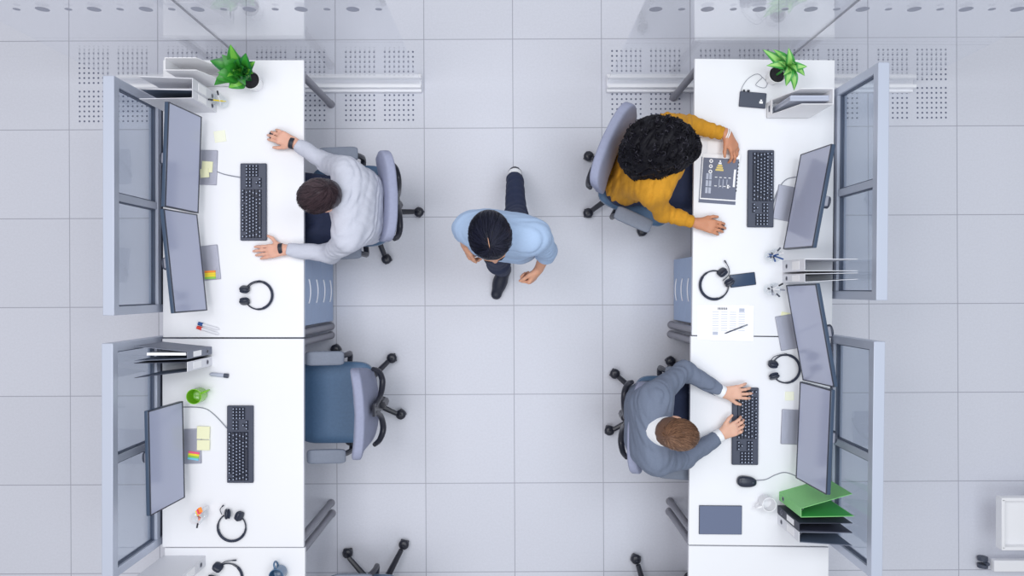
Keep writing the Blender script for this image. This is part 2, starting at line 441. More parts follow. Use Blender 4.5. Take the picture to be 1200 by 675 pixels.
# ------------------------------------------------------------------ monitors
def make_monitor():
    r = thing('monitor', '', 'monitor', (0, 0, DZ), 0, 'flat desktop monitors')
    # local: faces +x, lower screen edge at x=.045
    MB().prism([(-.11, -.1), (.11, -.1), (.11, .1), (-.11, .1)], 0, .009).build('base', M['silver'], r, bevel=.004)
    n = MB(); n.box((-.062, 0, .15), (.022, .055, .285)); n.build('neck', M['silver'], r, bevel=.004)
    MB().cyl((-.09, 0, .25), (-.02, 0, .25), .034, 20).build('hinge', M['dgrey'], r, bevel=.003)
    T = Matrix.Translation((.045, 0, .082)) @ Matrix.Rotation(R(-5.2), 4, 'Y')
    h = MB(); h.box((-.013, 0, .166), (.022, .545, .332), T=T); h.sell((-.026, 0, .15), (.022, .2, .11), .5, .4, T=T)
    h.build('housing', M['mback'], r, bevel=.004)
    z = MB(); z.box((-.001, 0, .3285), (.004, .543, .0065), T=T); z.box((-.001, 0, .006), (.004, .543, .012), T=T)
    for s in (1, -1): z.box((-.001, s * .2685, .166), (.004, .0065, .325), T=T)
    z.build('bezel', M['bezel'], r, smooth=False)
    MB().box((-.001, 0, .1687), (.0025, .5305, .313), T=T).build('screen', M['screen'], r, smooth=False)
    cb = MB(); cb.tube(spline([(-.05, .02, .2), (-.10, .03, .16), (-.11, .0, .06), (-.115, -.06, .005)], 6), .004, 6); cb.build('cable', M['black'], r)
    return r
MON = make_monitor()
mons = [(235, 193.5, -2, 'upper monitor of the pair on the left desk, beside white binders'),
        (237.5, 307.5, 6, 'lower monitor of the pair on the left desk, nearest red and blue markers'),
        (216, 526.5, 1.2, 'single monitor on the lower left desk, yellow notes on its base'),
        (927.5, 236.5, 169.5, 'monitor in front of the woman in mustard on the right desk'),
        (930.5, 390, 190, 'angled monitor at right between the pen cups and the headset'),
        (934.5, 503.5, 177.5, 'monitor facing the man in grey, its corner over the green binder')]
for i, (px, py, a, lab) in enumerate(mons):
    p = P(px, py, .822); o = MON if i == 0 else dup(MON, (0, 0, 0), 0, lab)
    d = Matrix.Rotation(R(a), 3, 'Z') @ Vector((.047, 0, 0))
    o.location = (p.x - d.x, p.y - d.y, DZ); o.rotation_euler.z = R(a); o['label'] = lab

# ------------------------------------------------------------------ keyboards and mice
def make_keyboard():
    r = thing('keyboard', '', 'keyboard', (0, 0, DZ), 0, 'black desktop keyboards')
    MB().box((0, 0, .010), (.150, .442, .018)).build('case', M['kbody'], r, bevel=.005)
    me = {}
    def key(x, y, w, d=.0165):
        k = (round(w, 4))
        if k not in me:
            q = MB(); a, b_ = d / 2, w / 2; t = .0022
            q.add([(-a, -b_, 0), (a, -b_, 0), (a, b_, 0), (-a, b_, 0), (-a + t, -b_ + t, .008), (a - t, -b_ + t, .008), (a - t, b_ - t, .008), (-a + t, b_ - t, .008)],
                  [(4, 5, 6, 7), (0, 1, 5, 4), (1, 2, 6, 5), (2, 3, 7, 6), (3, 0, 4, 7)])
            if w < .06:
                q.add([(-.0015, -.0032, .0083), (.0035, -.0032, .0083), (.0035, .0032, .0083), (-.0015, .0032, .0083)], [(0, 1, 2, 3)], 1)
            me[k] = q.build('key', [M['kkey'], M['klegend']], r, smooth=False); o = me[k]
        else:
            o = me[k].copy(); C.objects.link(o); o.parent = r
        o.location = (x, y, .019)
    U = .0187
    xs = [.056, .034, .0153, -.0034, -.0221, -.0408]
    def row(x, widths, y0=.208):
        y = y0
        for w_ in widths:
            if w_ > 0: key(x, y - w_ * U / 2, w_ * U - .0022)
            y -= abs(w_) * U
    row(xs[0], [1, -1, 1, 1, 1, 1, -.5, 1, 1, 1, 1, -.5, 1, 1, 1, 1])
    row(xs[1], [1] * 13 + [2])
    row(xs[2], [1.5] + [1] * 12 + [1.5])
    row(xs[3], [1.75] + [1] * 11 + [2.25])
    row(xs[4], [2.25] + [1] * 10 + [2.75])
    row(xs[5], [1.25, 1.25, 1.25, 6.25, 1.25, 1.25, 1.25, 1.25])
    for j in range(3):
        key(xs[1], -.083 - U * j - .0085, U - .0022); key(xs[2], -.083 - U * j - .0085, U - .0022)
        key(xs[5], -.083 - U * j - .0085, U - .0022)
    key(xs[4], -.083 - U - .0085, U - .0022)
    for i in range(4):
        for j in range(4): key(xs[1 + i], -.143 - U * j * .93 - .0085, U - .0032)
    return r
KB = make_keyboard()
kbs = [(298, 237, 180, 'black keyboard between the hands of the man in the light sweater', [(283, 208), (262, 204), (243, 196)]),
       (282.5, 520, 180, 'black keyboard at the empty lower left workplace', [(266, 502), (250, 485), (237, 478), (212, 477)]),
       (890.5, 221.5, -.5, 'black keyboard beside the dark chart sheet on the right desk', [(906, 240), (912, 222), (922, 210), (938, 207)]),
       (872.5, 499, -.5, 'black keyboard under the hands of the man in grey', [])]
kos = [KB] + [dup(KB, (0, 0, 0), 0, '') for _ in kbs[1:]]
for o, (px, py, a, lab, cab) in zip(kos, kbs):
    o.location = P(px, py, DZ); o.rotation_euler.z = R(a); o['label'] = lab
    if not cab: continue
    inv = (Matrix.Translation(o.location) @ Matrix.Rotation(R(a), 4, 'Z')).inverted()
    MB().tube(spline([inv @ P(x, y, DZ + (.010 if k == 0 else .0035)) for k, (x, y) in enumerate(cab)], 8), .0028, 6).build('cable', M['cable'], o)

def make_mouse():
    r = thing('computer_mouse', '', 'mouse', (0, 0, DZ), 0)
    def wp(p):
        x, y, z = p
        return (x, y * (1 - .12 * (x / .055)), (z + .019) if z > 0 else z * .3 + .019 - .012)
    MB().sell((0, 0, 0), (.055, .031, .02), .75, .75, 28, 16, warp=wp).build('shell', M['blacks'], r)
    MB().cyl((.03, -.003, .032), (.03, .003, .032), .008, 12).build('scroll_wheel', M['dgrey'], r)
    return r
MS = make_mouse()
mice = [(874, 563.5, -4, 'black mouse with its cable, below the keyboard of the man in grey'),
        (327, 162, 155, 'black mouse under the hand with the dark wristband, upper left desk'),
        (837, 265.5, -12, 'black mouse under the hand of the woman in mustard')]
for i, (px, py, a, lab) in enumerate(mice):
    o = MS if i == 0 else dup(MS, (0, 0, 0), 0, lab)
    o.location = P(px, py, DZ + .001); o.rotation_euler.z = R(a); o['label'] = lab
inv = (Matrix.Translation(MS.location) @ Matrix.Rotation(R(-4), 4, 'Z')).inverted()
MB().tube(spline([inv @ P(x, y, DZ + (.012 if k == 0 else .0035)) for k, (x, y) in enumerate([(884, 563), (897, 562), (910, 556), (922, 554), (940, 562), (955, 575)])], 8), .0026, 6).build('cable', M['cable'], MS)
# ------------------------------------------------------------------ binders and files
def binder(label, px, py, s, t, a1, a2, cover, inside, spine=None, pages=False, depth=.28, H=.315):
    """spine bottom centre at photo pixel; s=+1: covers run towards +x, spine faces -x"""
    p = P(px, py, DZ)
    r = thing('ring_binder', label, 'binder', p, 0 if s > 0 else PI, 'ring binders standing on the desks')
    th = .0035
    MB().box((th / 2, 0, H / 2), (th, t, H)).build('spine', [M[spine or cover]], r, bevel=.001)
    for sg, a in ((1, a1), (-1, a2)):
        ang = R(a) * s if s > 0 else R(a)
        q = MB().box((depth / 2, sg * -.0018, H / 2), (depth, .003, H)); q.box((depth / 2, sg * -.0036, H / 2), (depth - .01, .0008, H - .012), 1)
        o = q.build('cover', [M[cover], M[inside]], r, loc=(th, sg * t / 2, 0)); o.rotation_euler.z = R(a)
    rg = MB(); rg.box((.007, 0, H / 2), (.004, t * .5, .2))
    for z in (H / 2 - .06, H / 2 + .06):
        rg.tube([(.03 + .024 * math.cos(k * PI / 6), (t * .42) * math.sin(k * PI / 6), z) for k in range(12)], .0017, 6, closed=True)
    rg.build('ring_mechanism', M['silver'], r)
    if cover != 'green': MB().box((-.0008, 0, H * .62), (.0016, t * .7, .10)).build('spine_label', M['paper'], r)
    hl = MB(); T = Matrix.Translation((-.0016, 0, .065)) @ Matrix.Rotation(PI / 2, 4, 'Y')
    hl.lathe([(.013, -.001), (.013, .001), (.009, .001), (.009, -.001)], 20, 0, T, False, False); hl.lathe([(.009, -.0005), (.009, .0003)], 20, 1, T)
    hl.build('finger_ring', [M['silver'], M['black']], r)
    if pages:
        MB().box((.012 + .11, -t * .12, H / 2 - .005), (.21, t * .35, H - .03)).build('page_stack', M['paper'], r)
    return r
G = DZ
binder('white binder on the upper left desk, next to the magazine file', 254, 116, -1, .060, 0, -2, 'bcoverl', 'bcoverl')
binder('open binder with dark inside, beside the upper left monitor', 254, 127.2, -1, .046, 1, -1, 'bcoverl', 'bin_')
binder('grey binder farther up of the two on lower left desk', 248.5, 410.5, -1, .042, 2, -6, 'bcover', 'bin_', pages=True)
binder('pale-spined binder nearer the marker on lower left desk', 248.5, 423, -1, .052, 7, 1, 'bdark', 'bin_', 'bcoverl')
binder('white binder by the pen cup, right desk, farther from the angled monitor', 917, 312.5, 1, .066, 0, 0, 'bcoverl', 'bcoverl')
binder('white binder right next to the angled right monitor', 917, 326.5, 1, .046, 1, 3, 'bcoverl', 'bin_')
binder('green binder fanned open on the lower right desk', 913, 581, 1, .05, 16, 1, 'green', 'greend')
binder('dark binder standing between the green and the grey one', 911, 596.5, 1, .044, 0, -2, 'bdark', 'bdark')
binder('grey binder standing last in the row beside the green binder', 911, 607.5, 1, .056, -1, -4, 'bcover', 'bin_', 'bcoverl')
binder('white binder by the headset on the desk cut off at lower left', 241, 657, -1, .06, 0, 0, 'bcoverl', 'bcoverl', depth=.24)

def magazine_file(label, x, y, s, W=.085, D=.25, H=.315):
    r = thing('magazine_file', label, 'file holder', (x, y, DZ), 0 if s > 0 else PI)
    t = .0035
    MB().box((D / 2, 0, t / 2), (D, W, t)).build('bottom', M['white'], r)
    for sg in (1, -1):
        pts = [(0, 0), (D, 0), (D, H), (.075, H), (0, .085)]
        T = Matrix.Translation((0, sg * (W / 2 - t / 2) + t / 2, 0)) @ Matrix.Rotation(PI / 2, 4, 'X')
        MB().prism(pts, 0, t, 0, T).build('side_panel', M['white'], r)
    bk = MB().box((D - t / 2, 0, H / 2), (t, W - 2 * t, H)).build('back_panel', M['white'], r)
    MB().box((D + .0006, 0, H * .8), (.001, .05, .03)).build('finger_slot', M['dgrey'], bk)
    fp = MB().box((t / 2, 0, .042), (t, W - 2 * t, .085)).build('front_panel', M['white'], r)
    MB().box((-.0006, 0, .045), (.001, .035, .02)).build('label_slot', M['dgrey'], fp)
    return r
mf = magazine_file('white magazine file in the corner of the upper left desk', -1.60, 1.19, -1, .068, .245)
def sheaf(label, x, y, z, d, w, h, m, rz=0):
    o = MB()
    for k in range(5): o.box((rnd.uniform(-.004, .004), (k - 2) * w / 5, h / 2 + rnd.uniform(-.006, .0)), (d, w / 5.5, h))
    return tag(o.build('paper_sheaf', m, loc=(x, y, z), rz=rz), label, 'papers')
magazine_file('white magazine file on the upper right desk below the plant', 1.462, 1.018, 1, .085, .245)
sheaf('pale papers standing in the right magazine file', 1.60, 1.02, DZ + .005, .21, .03, .27, M['inkl'])

# ------------------------------------------------------------------ plants
def leaf(mb, base, tip, wd, arch, mid=0, edge=0, n=9, fold=.25, roll=0):
    base, tip = Vector(base), Vector(tip); d = tip - base; L = d.length
    up = Vector((0, 0, 1)); lat = d.cross(up)
    if lat.length < 1e-5: lat = Vector((1, 0, 0))
    lat.normalize(); lat = Matrix.Rotation(roll, 3, d.normalized()) @ lat; nrm = lat.cross(d).normalized()
    vs, fs, ms = [], [], []
    for i in range(n + 1):
        t = i / n; wv = wd * (math.sin(PI * min(1, t * .97 + .03) ** .8) ** .85) + .0006
        c = base + d * t + nrm * arch * math.sin(PI * t)
        for k in (-1, -.5, 0, .5, 1):
            vs.append(c + lat * wv * k + nrm * wv * fold * abs(k))
    for i in range(n):
        for k in range(4): fs.append((i * 5 + k, i * 5 + k + 1, (i + 1) * 5 + k + 1, (i + 1) * 5 + k)); ms.append(mid if k in (1, 2) else edge)
    for f, m_ in zip(fs, ms): pass
    o = len(mb.v); mb.v += [tuple(v) for v in vs]; mb.f += [tuple(i + o for i in f) for f in fs]; mb.m += ms
def pot(r, rr, h, saucer=False):
    MB().lathe([(rr * .72, 0), (rr * .8, .003), (rr, h - .008), (rr * 1.04, h), (rr * .96, h), (rr * .93, h - .012), (rr * .9, h - .03)], 36, cap1=False).build('pot', M['pot'], r)
    MB().lathe([(rr * .93, h - .02), (rr * .5, h - .014), (.004, h - .011)], 28, cap0=False).build('soil', M['soil'], r)
p = P(294, 94, DZ + .09); r = thing('potted_plant', 'lush broad-leaved green plant in a pot, upper left desk', 'plant', (p.x, p.y, DZ))
pot(r, .05, .095)
mb = MB(); b0 = Vector((0, 0, .085))
tips = [(270, 52, .34, .044, .02), (246, 71, .25, .042, .03), (251, 100, .20, .044, .03), (299, 72, .26, .040, .03), (260, 64, .30, .042, .03), (288, 62, .32, .040, .02), (268, 103, .20, .044, .035), (288, 100, .2, .036, .04),
        (255, 85, .27, .046, .03), (297, 86, .22, .038, .03), (276, 76, .36, .040, .015), (282, 90, .28, .042, .03), (266, 90, .30, .046, .03), (279, 68, .31, .044, .025), (262, 79, .33, .044, .02), (273, 84, .35, .04, .02), (253, 92, .24, .04, .03), (286, 78, .32, .04, .02)]
for k, (x, y, z, wd, ar) in enumerate(tips):
    q = P(x, y, DZ + z) - Vector((p.x, p.y, DZ)); st = b0 + (q - b0) * .28 + Vector((0, 0, .04))
    mb.tube([b0, st], .003, 6, 1); leaf(mb, st, q, wd, ar, 0 if k % 3 else 2, k % 2, fold=.3, roll=rnd.uniform(-.4, .4))
mb.build('foliage', [M['leaf'], M['leafd'], mat('leaf_bright', (112, 186, 66), .4, noise=.2, nscale=25)], r)
p = P(911, 87, DZ + .085); r = thing('potted_plant', 'variegated plant with narrow striped leaves, upper right desk', 'plant', (p.x, p.y, DZ))
pot(r, .048, .09)
mb = MB(); b0 = Vector((0, 0, .08)); rc = P(922, 80, DZ + .2) - Vector((p.x, p.y, DZ))
mb.tube(spline([b0, b0.lerp(rc, .5) + Vector((0, 0, .02)), rc], 5), .006, 8, 0)
for x, y, z, wd, ar in [(894, 58, .26, .021, .04), (906, 58, .30, .019, .03), (924, 56, .30, .019, .03), (898, 77, .24, .018, .04), (946, 78, .26, .020, .035), (943, 89, .24, .018, .03), (930.5, 106, .2, .017, .04),
                        (921, 101, .22, .018, .04), (914, 64, .31, .018, .02), (912, 72, .29, .018, .025), (934, 84, .29, .018, .02), (918, 88, .29, .018, .02), (929, 74, .31, .016, .02)]:
    q = P(x, y, DZ + z) - Vector((p.x, p.y, DZ)); leaf(mb, rc + Vector((0, 0, rnd.uniform(-.03, .03))), q, wd * 1.4, ar, 1, 0, fold=.35, roll=rnd.uniform(-.3, .3))
mb.build('foliage', [mat('striped_leaf_edge', (70, 158, 72), .4, noise=.15, nscale=30), M['leafl']], r)

# ------------------------------------------------------------------ headsets
def make_headset():
    r = thing('headset', '', 'headset', (0, 0, DZ), 0, 'black headsets lying on the desks')
    # ring of radius .08 lying flat, gap towards +x
    pts = [(.082 * math.cos(a), .082 * math.sin(a), .012) for a in [R(32 + 296 * k / 30) for k in range(31)]]
    MB().tube(pts, [.0042] * 6 + [.0062] * 19 + [.0042] * 6, 8).build('headband', M['blacks'], r)
    pd = [(.0815 * math.cos(a), .0815 * math.sin(a), .012) for a in [R(110 + 140 * k / 16) for k in range(17)]]
    MB().tube(pd, .0078, 8).build('band_pad', M['foam'], r)
    for s in (1, -1):
        T = Matrix.Translation((.075, s * .040, .026)) @ Matrix.Rotation(s * R(8), 4, 'Z') @ Matrix.Rotation(s * R(28), 4, 'X')
        e = MB().sell((0, 0, 0), (.029, .011, .027), .7, .8, 24, 12, T=T).build('ear_cup', M['blacks'], r)
        MB().sell((0, -s * .014, 0), (.027, .0085, .025), .7, .8, 24, 12, T=T).build('ear_cushion', M['foam'], e)
    return r
HS = make_headset()
hs = [(303.5, 346, 180, .98, [(290, 341), (294, 334), (302, 331), (309, 331)], 'black headset below the spread hand of the man in light sweater'),
      (272.5, 617, 80, .98, [(260, 603), (258, 597), (262, 592)], 'black headset beside the colourful pen cup, lower left desk'),
      (268, 676, 155, 1.0, [(256, 664), (264, 658), (277, 656.5)], 'headset on the desk cut off at lower left, beside the white binder'),
      (836.5, 334, 35, 1.0, [(847, 329), (854, 322), (854, 314), (849, 305)], 'black headset touching the black phone on the right desk'),
      (920, 432, 185, .98, [(902, 426), (906, 419), (913, 416), (922, 415)], 'black headset beside the angled right monitor')]
hos = [HS] + [dup(HS, (0, 0, 0), 0, '') for _ in hs[1:]]
for o, (px, py, a, s, mic, lab) in zip(hos, hs):
    o.location = P(px, py, DZ + .0005); o.rotation_euler.z = R(a); o.scale = (s, s, s); o['label'] = lab
    inv = (Matrix.Translation(o.location) @ Matrix.Rotation(R(a), 4, 'Z') @ Matrix.Scale(s, 4)).inverted()
    pp = spline([inv @ P(x, y, DZ + .02) for x, y in mic], 6)
    MB().tube(pp, [.0025] * (len(pp) - 3) + [.0045] * 3, 6).build('microphone_boom', M['blacks'], o)

# ------------------------------------------------------------------ small desk things
def flat(name, label, cat, px, py, dx, dy, h, m, rz=0, bevel=.002, z=DZ, group=None):
    o = MB().box((0, 0, h / 2), (dx, dy, h)).build(name, m, bevel=bevel, loc=P(px, py, z), rz=R(rz)); return tag(o, label, cat, group)
# phone
r = thing('smartphone', 'black phone lying beside a headset on the right desk', 'phone', P(870, 328, DZ + .0006), R(7))
MB().box((0, 0, .0045), (.148, .074, .009)).build('body', M['blacks'], r, bevel=.004)
MB().box((0, 0, .0092), (.138, .068, .0006)).build('screen', mat('phone_glass', (44, 66, 96), .12), r)
# badge-sized black device with cord
r = thing('card_wallet', 'small black wallet with thin looped cord near right plant', 'wallet', P(881.5, 117.5, DZ + .0006), R(-5))
MB().box((0, 0, .007), (.152, .088, .014)).build('body', M['dgrey'], r, bevel=.004)
e = MB().box((.047, -.012, .0143), (.02, .013, .0006)); e.box((.047, -.002, .0143), (.01, .012, .0006)); e.build('emblem', M['paper'], r)
inv = (Matrix.Translation(P(881.5, 117.5, DZ + .0006)) @ Matrix.Rotation(R(-5), 4, 'Z')).inverted()
MB().tube(spline([inv @ P(x, y, DZ + .004) for x, y in [(870, 109), (869, 104), (875, 94), (883, 88), (889, 87), (893, 91), (889, 95), (886, 100), (896, 103), (899, 97), (893, 90)]], 8), .0016, 6).build('cord', M['cable'], r)
MB().cyl((-.055, .04, .012), (-.055, .052, .012), .006, 10).build('clip', M['black'], r)
MB().cyl((-.03, .04, .012), (-.03, .052, .012), .008, 10).build('clip', M['black'], r)
# tablet
r = thing('tablet', 'dark glossy tablet on the lower right desk below the mouse', 'tablet', P(844, 609, DZ + .0006), R(-.5))
MB().box((0, 0, .004), (.246, .166, .008)).build('body', M['dgrey'], r, bevel=.003)
MB().box((0, 0, .0084), (.24, .16, .0008)).build('screen', mat('tablet_glass', (106, 116, 142), .06, spec=.7), r)
# cups
def mug(name, label, px, py, m, rr, h, hang):
    r = thing(name, label, 'mug', P(px, py, DZ), R(hang))
    MB().lathe([(rr * .8, 0), (rr * .9, .004), (rr, .02), (rr, h), (rr - .0035, h), (rr - .004, .015), (rr * .7, .008), (.002, .007)], 36, cap1=False).build('cup', m, r)
    MB().tube(spline([(rr - .003, 0, h * .82), (rr + .022, 0, h * .8), (rr + .03, 0, h * .5), (rr + .018, 0, h * .25), (rr - .003, 0, h * .2)], 6), .0055, 8).build('handle', m, r)
    return r
mug('mug', 'green mug beside the single monitor of the lower left desk', 235.5, 462, M['gmug'], .043, .095, 25)
mug('mug', 'white mug beside the green binder on the right desk', 895.5, 586.5, M['white'], .040, .085, 200)
mug('mug', 'blue mug on the desk cut off at lower left', 329, 669, M['bmug'], .042, .085, 105)
def pen_cup(label, px, py):
    return tag(MB().lathe([(.031, 0), (.033, .002), (.037, .095), (.0355, .095), (.031, .006), (.002, .005)], 28, cap1=False).build('pen_cup', M['cup'], loc=P(px, py, DZ)), label, 'pen cup')
def pen(label, a, b, m, mt, r=.0042, group='pens and pencils', name='pen'):
    a, b = Vector(a), Vector(b); d = b - a; L = d.length
    o = MB().tube([(0, 0, 0), (L * .06, 0, 0), (L * .1, 0, 0), (L, 0, 0)], [r * .3, r * .8, r, r], 10).build(name, m)
    o.location = a; o.rotation_mode = 'QUATERNION'; o.rotation_quaternion = Vector((1, 0, 0)).rotation_difference(d)
    MB().tube([(L * .78, 0, 0), (L, 0, 0), (L * 1.005, 0, 0)], [r * 1.18, r * 1.18, r * .7], 10).build('cap', mt, o)
    return tag(o, label, 'pen', group)
def cup_pens(px, py, items):
    c = P(px, py, DZ)
    for ang, tilt, L, m, mt, lab in items:
        u = Vector((math.cos(R(ang)), math.sin(R(ang)), 0))
        a = c - u * .022 + Vector((0, 0, .010)); b = c + u * (.030 + tilt) + Vector((0, 0, L)); pen(lab, a, b, m, mt)
pen_cup('clear pen cup beside the binders, upper left desk', 262, 121)
cup_pens(262, 121, [(60, .008, .135, M['white'], M['black'], 'white pen with dark cap in the upper left pen cup'), (200, .004, .13, M['nyel'], M['black'], 'yellow pencil with black end in the upper left pen cup')])
pen_cup('clear cup with coloured notes and pencils, lower left desk', 238, 602)
cup_pens(238, 602, [(70, .006, .13, M['orange'], M['white'], 'orange pencil in the lower left pen cup'), (-60, .012, .13, M['white'], M['black'], 'white pen with black cap leaning out of the lower left cup'), (10, .0, .12, M['red'], M['orange'], 'red pencil in the lower left pen cup')])
fn = thing('sticky_flags', 'red and yellow paper flags in the lower left pen cup', 'sticky notes', P(235, 599.5, DZ + .1), R(20))
for k, m_ in enumerate(('nyel', 'npk', 'red', 'nor')): MB().box((-.012 + .008 * k, .004 * k, .01 + .003 * k), (.02, .028, .0012)).build('flag', M[m_], fn)
MB().box((0, 0, -.04), (.018, .018, .09)).build('holder', M['white'], fn, bevel=.002)
pen_cup('clear pen cup on right desk, with the blue pens, under the upper monitor', 902, 300)
cup_pens(902, 300, [(75, .01, .135, M['white'], M['dgrey'], 'white pen leaning up in the cup with the blue pens'), (-40, .006, .13, M['blue'], M['blue'], 'longer blue pen in the right desk cup'), (200, .01, .125, M['white'], M['dgrey'], 'white pen leaning left in the cup with the blue pens'),
                    (250, .006, .12, M['dgrey'], M['blue'], 'dark pen with blue cap in the right desk cup'), (20, .0, .13, M['blue'], M['white'], 'blue pen with white end in the right desk cup')])
pen_cup('clear pen cup beside the angled right monitor, dark pens radiating', 901, 339)
cup_pens(901, 339, [(175, .016, .12, M['white'], M['black'], 'pen with black cap pointing left in the angled monitor cup'), (45, .014, .13, M['white'], M['black'], 'pen with black cap pointing up right in the angled monitor cup'), (-70, .012, .125, M['white'], M['dgrey'], 'pen pointing down in the angled monitor cup'),
                    (-5, .014, .125, M['white'], M['silver'], 'pale pen pointing right in the angled monitor cup'), (235, .006, .12, M['dgrey'], M['silver'], 'grey pen pointing down left in the angled monitor cup')])
# pens and markers lying on desks
def marker(label, p0, p1, m, mt, r=.0085):
    a, b = P(*p0, DZ + r + .0006), P(*p1, DZ + r + .0006); return pen(label, a, b, m, mt, r, 'markers lying on the left desks', 'marker')
marker('whiteboard marker with blue cap on the left desk', (257, 386), (232.5, 379), M['bcoverl'], M['blue'])
marker('whiteboard marker with red cap on the left desk', (256.5, 391.5), (231, 383.5), M['bcoverl'], M['red'])
marker('pale marker with dark cap near the green mug', (245.5, 438.5), (267.5, 440.5), M['inkl'], M['dgrey'], .011)
pen('slim blue pen lying on the printed sheets', P(849, 391, DZ + .0085), P(876, 380.5, DZ + .0085), M['ink'], M['cable'], .0035)
# sticky notes
bz = DZ + .0095
def note(label, px, py, s, m, rz=0, z=DZ + .0006, h=.004, sy=None, sheets=1):
    return tag(MB().box((0, 0, h / 2), (s, sy or s, h)).build('sticky_note', m, loc=P(px, py, z), rz=R(rz)), label, 'sticky note', 'pale yellow sticky notes')
note('yellow sticky note at top of base of the upper left monitor', 243, 195.5, .062, M['yellow'], -4, bz)
note('smaller yellow sticky pad lower on the upper left monitor base', 240, 203, .05, M['yellow'], 5, bz + .005)
note('upper of two yellow notes beside the single lower left monitor', 238.5, 507, .072, M['yellow'], -2, bz)
note('lower of two yellow notes beside the single lower left monitor', 238.5, 521.5, .072, M['yellow'], -1, bz, sy=.058)
note('pale yellow note lying alone on upper left desk', 258, 160, .065, M['faint'], 8)
note('yellow note at the base of the angled right monitor', 920, 371, .05, M['yellow'], -10)
note('faint yellow note above base of the monitor facing man in grey', 925, 464, .05, M['faint'])
def flags(label, px, py, cols, rz):
    r = thing('sticky_flags', label, 'sticky notes', P(px, py, bz), R(rz))
    for k, c in enumerate(cols): MB().box((0, -.012 * (k - (len(cols) - 1) / 2), .002), (.062, .0112, .004)).build('flag', M[c], r)
flags('orange to green paper flags on the lower monitor base of the pair', 246.5, 322, ['nor', 'nyel', 'nyel', 'ngr'], 3)
flags('rainbow paper flags on the base of the single monitor', 227, 534, ['npk', 'nyel', 'ngr', 'ncy'], -8)

# printed sheets
def sheet_prints(mb, items, z):
    for x, y, dx, dy, mi in items: mb.add([(x - dx / 2, y - dy / 2, z), (x + dx / 2, y - dy / 2, z), (x + dx / 2, y + dy / 2, z), (x - dx / 2, y + dy / 2, z)], [(0, 1, 2, 3)], mi)
r = thing('document', 'white printed table sheets with a blue pen on top', 'papers', P(853.5, 378.5, DZ + .0008), R(-1))
MB().box((-.03, .004, .001), (.297, .2, .002)).build('sheet', M['paper'], r, smooth=False, rz=R(1))
sh = MB().box((.02, 0, .0032), (.25, .205, .002)).build('sheet', M['paper'], r, smooth=False)
mb = MB(); it = []
for i in range(9):
    for j in range(4): it.append((-.075 + .05 * j, .062 - i * .013, .036, .0024, 0))
for k in range(7): it.append((-.06 + k * .008, .082, .005, .012, 1))
it += [(-.075, -.06, .03, .018, 0), (.075, .075, .03, .02, 0)]
sheet_prints(mb, it, .0045); mb.build('print', [M['inkl'], M['ink']], sh, smooth=False)
r = thing('document', 'dark printed chart sheet the woman in mustard holds', 'papers', P(843, 208, DZ + .0008), R(-4))
def curved(w, h, z0, lift, mi_mat, name, par, n=16):
    q = MB(); vs_, fs_ = [], []
    for i in range(n + 1):
        for j in range(n + 1):
            u, v = i / n - .5, j / n - .5
            vs_.append((u * w, v * h, z0 + lift(u, v)))
    for i in range(n):
        for j in range(n): fs_.append((i * (n + 1) + j, (i + 1) * (n + 1) + j, (i + 1) * (n + 1) + j + 1, i * (n + 1) + j + 1))
    q.add(vs_, fs_); return q.build(name, mi_mat, par)
lf = lambda u, v: .03 * max(0, v + .1) ** 2 * 2 * (.5 + u)
MB().box((-.004, -.02, .0006), (.212, .262, .0012)).build('back_sheet', M['sheetd'], r)
s2 = curved(.21, .262, .002, lf, M['paper'], 'sheet', r)
mb = MB()
lift2 = lambda x, y: .0032 + lf(x / .21, y / .262)
def pr(x, y, dx, dy, mi, dz=0):
    n_ = 6; o = len(mb.v)
    for i in range(n_ + 1):
        for j in range(2):
            yy = y - dy / 2 + dy * i / n_; xx = x - dx / 2 + dx * j
            mb.v.append((xx, yy, lift2(xx, yy) + dz))
    for i in range(n_): mb.f.append((o + 2 * i, o + 2 * i + 1, o + 2 * i + 3, o + 2 * i + 2)); mb.m.append(mi)
for i in range(8): pr(-.087 + .025 * i + 0.0, -.008, .025, .232, 0)
for k in range(3):
    x, y = -.055, .09 - .03 * k
    for q_, (rr, mi) in enumerate(((.011, 1), (.005, 0))):
        z = lift2(x, y) + .0006 + .0006 * q_
        mb.add([(x + rr * math.cos(2 * PI * a / 14), y + rr * math.sin(2 * PI * a / 14), z + .0006) for a in range(14)], [tuple(range(14))], mi)
for k in range(5): pr(-.004, .092 - k * .0125, .008 + .0095 * k, .010, 1 if k < 2 else 2, .0008)
for cx_ in (-.07, -.052): 
    for k in range(3): pr(cx_, .012 - .04 * k - .01, .014, .034, 3, .0008)
for k in range(8): pr(-.02 + .026 * (k % 4), -.0 - .05 * (k // 4), .014, .004, 1, .0008)
for k in range(3): pr(.03 + .022 * k - .03, -.035, .004, .05, 3, .0008)
pr(.05, -.05, .014, .02, 1, .0008); pr(.085, .0, .012, .1, 1, .0008)
for k in range(9): pr(.1, .09 - k * .02, .006, .01, 4, .0009)
mb.build('print', [M['sheetd'], M['paper'], M['gold'], M['inkl'], M['black']], s2, smooth=False)
pw = P(848, 176, DZ + .0008)
tag(MB().box((0, 0, .0012), (.13, .10, .002)).build('document', M['paper'], loc=pw + Vector((-.03, -.0, 0)), rz=R(-5)), 'blank white sheet above the dark chart, under the arm in mustard', 'papers')

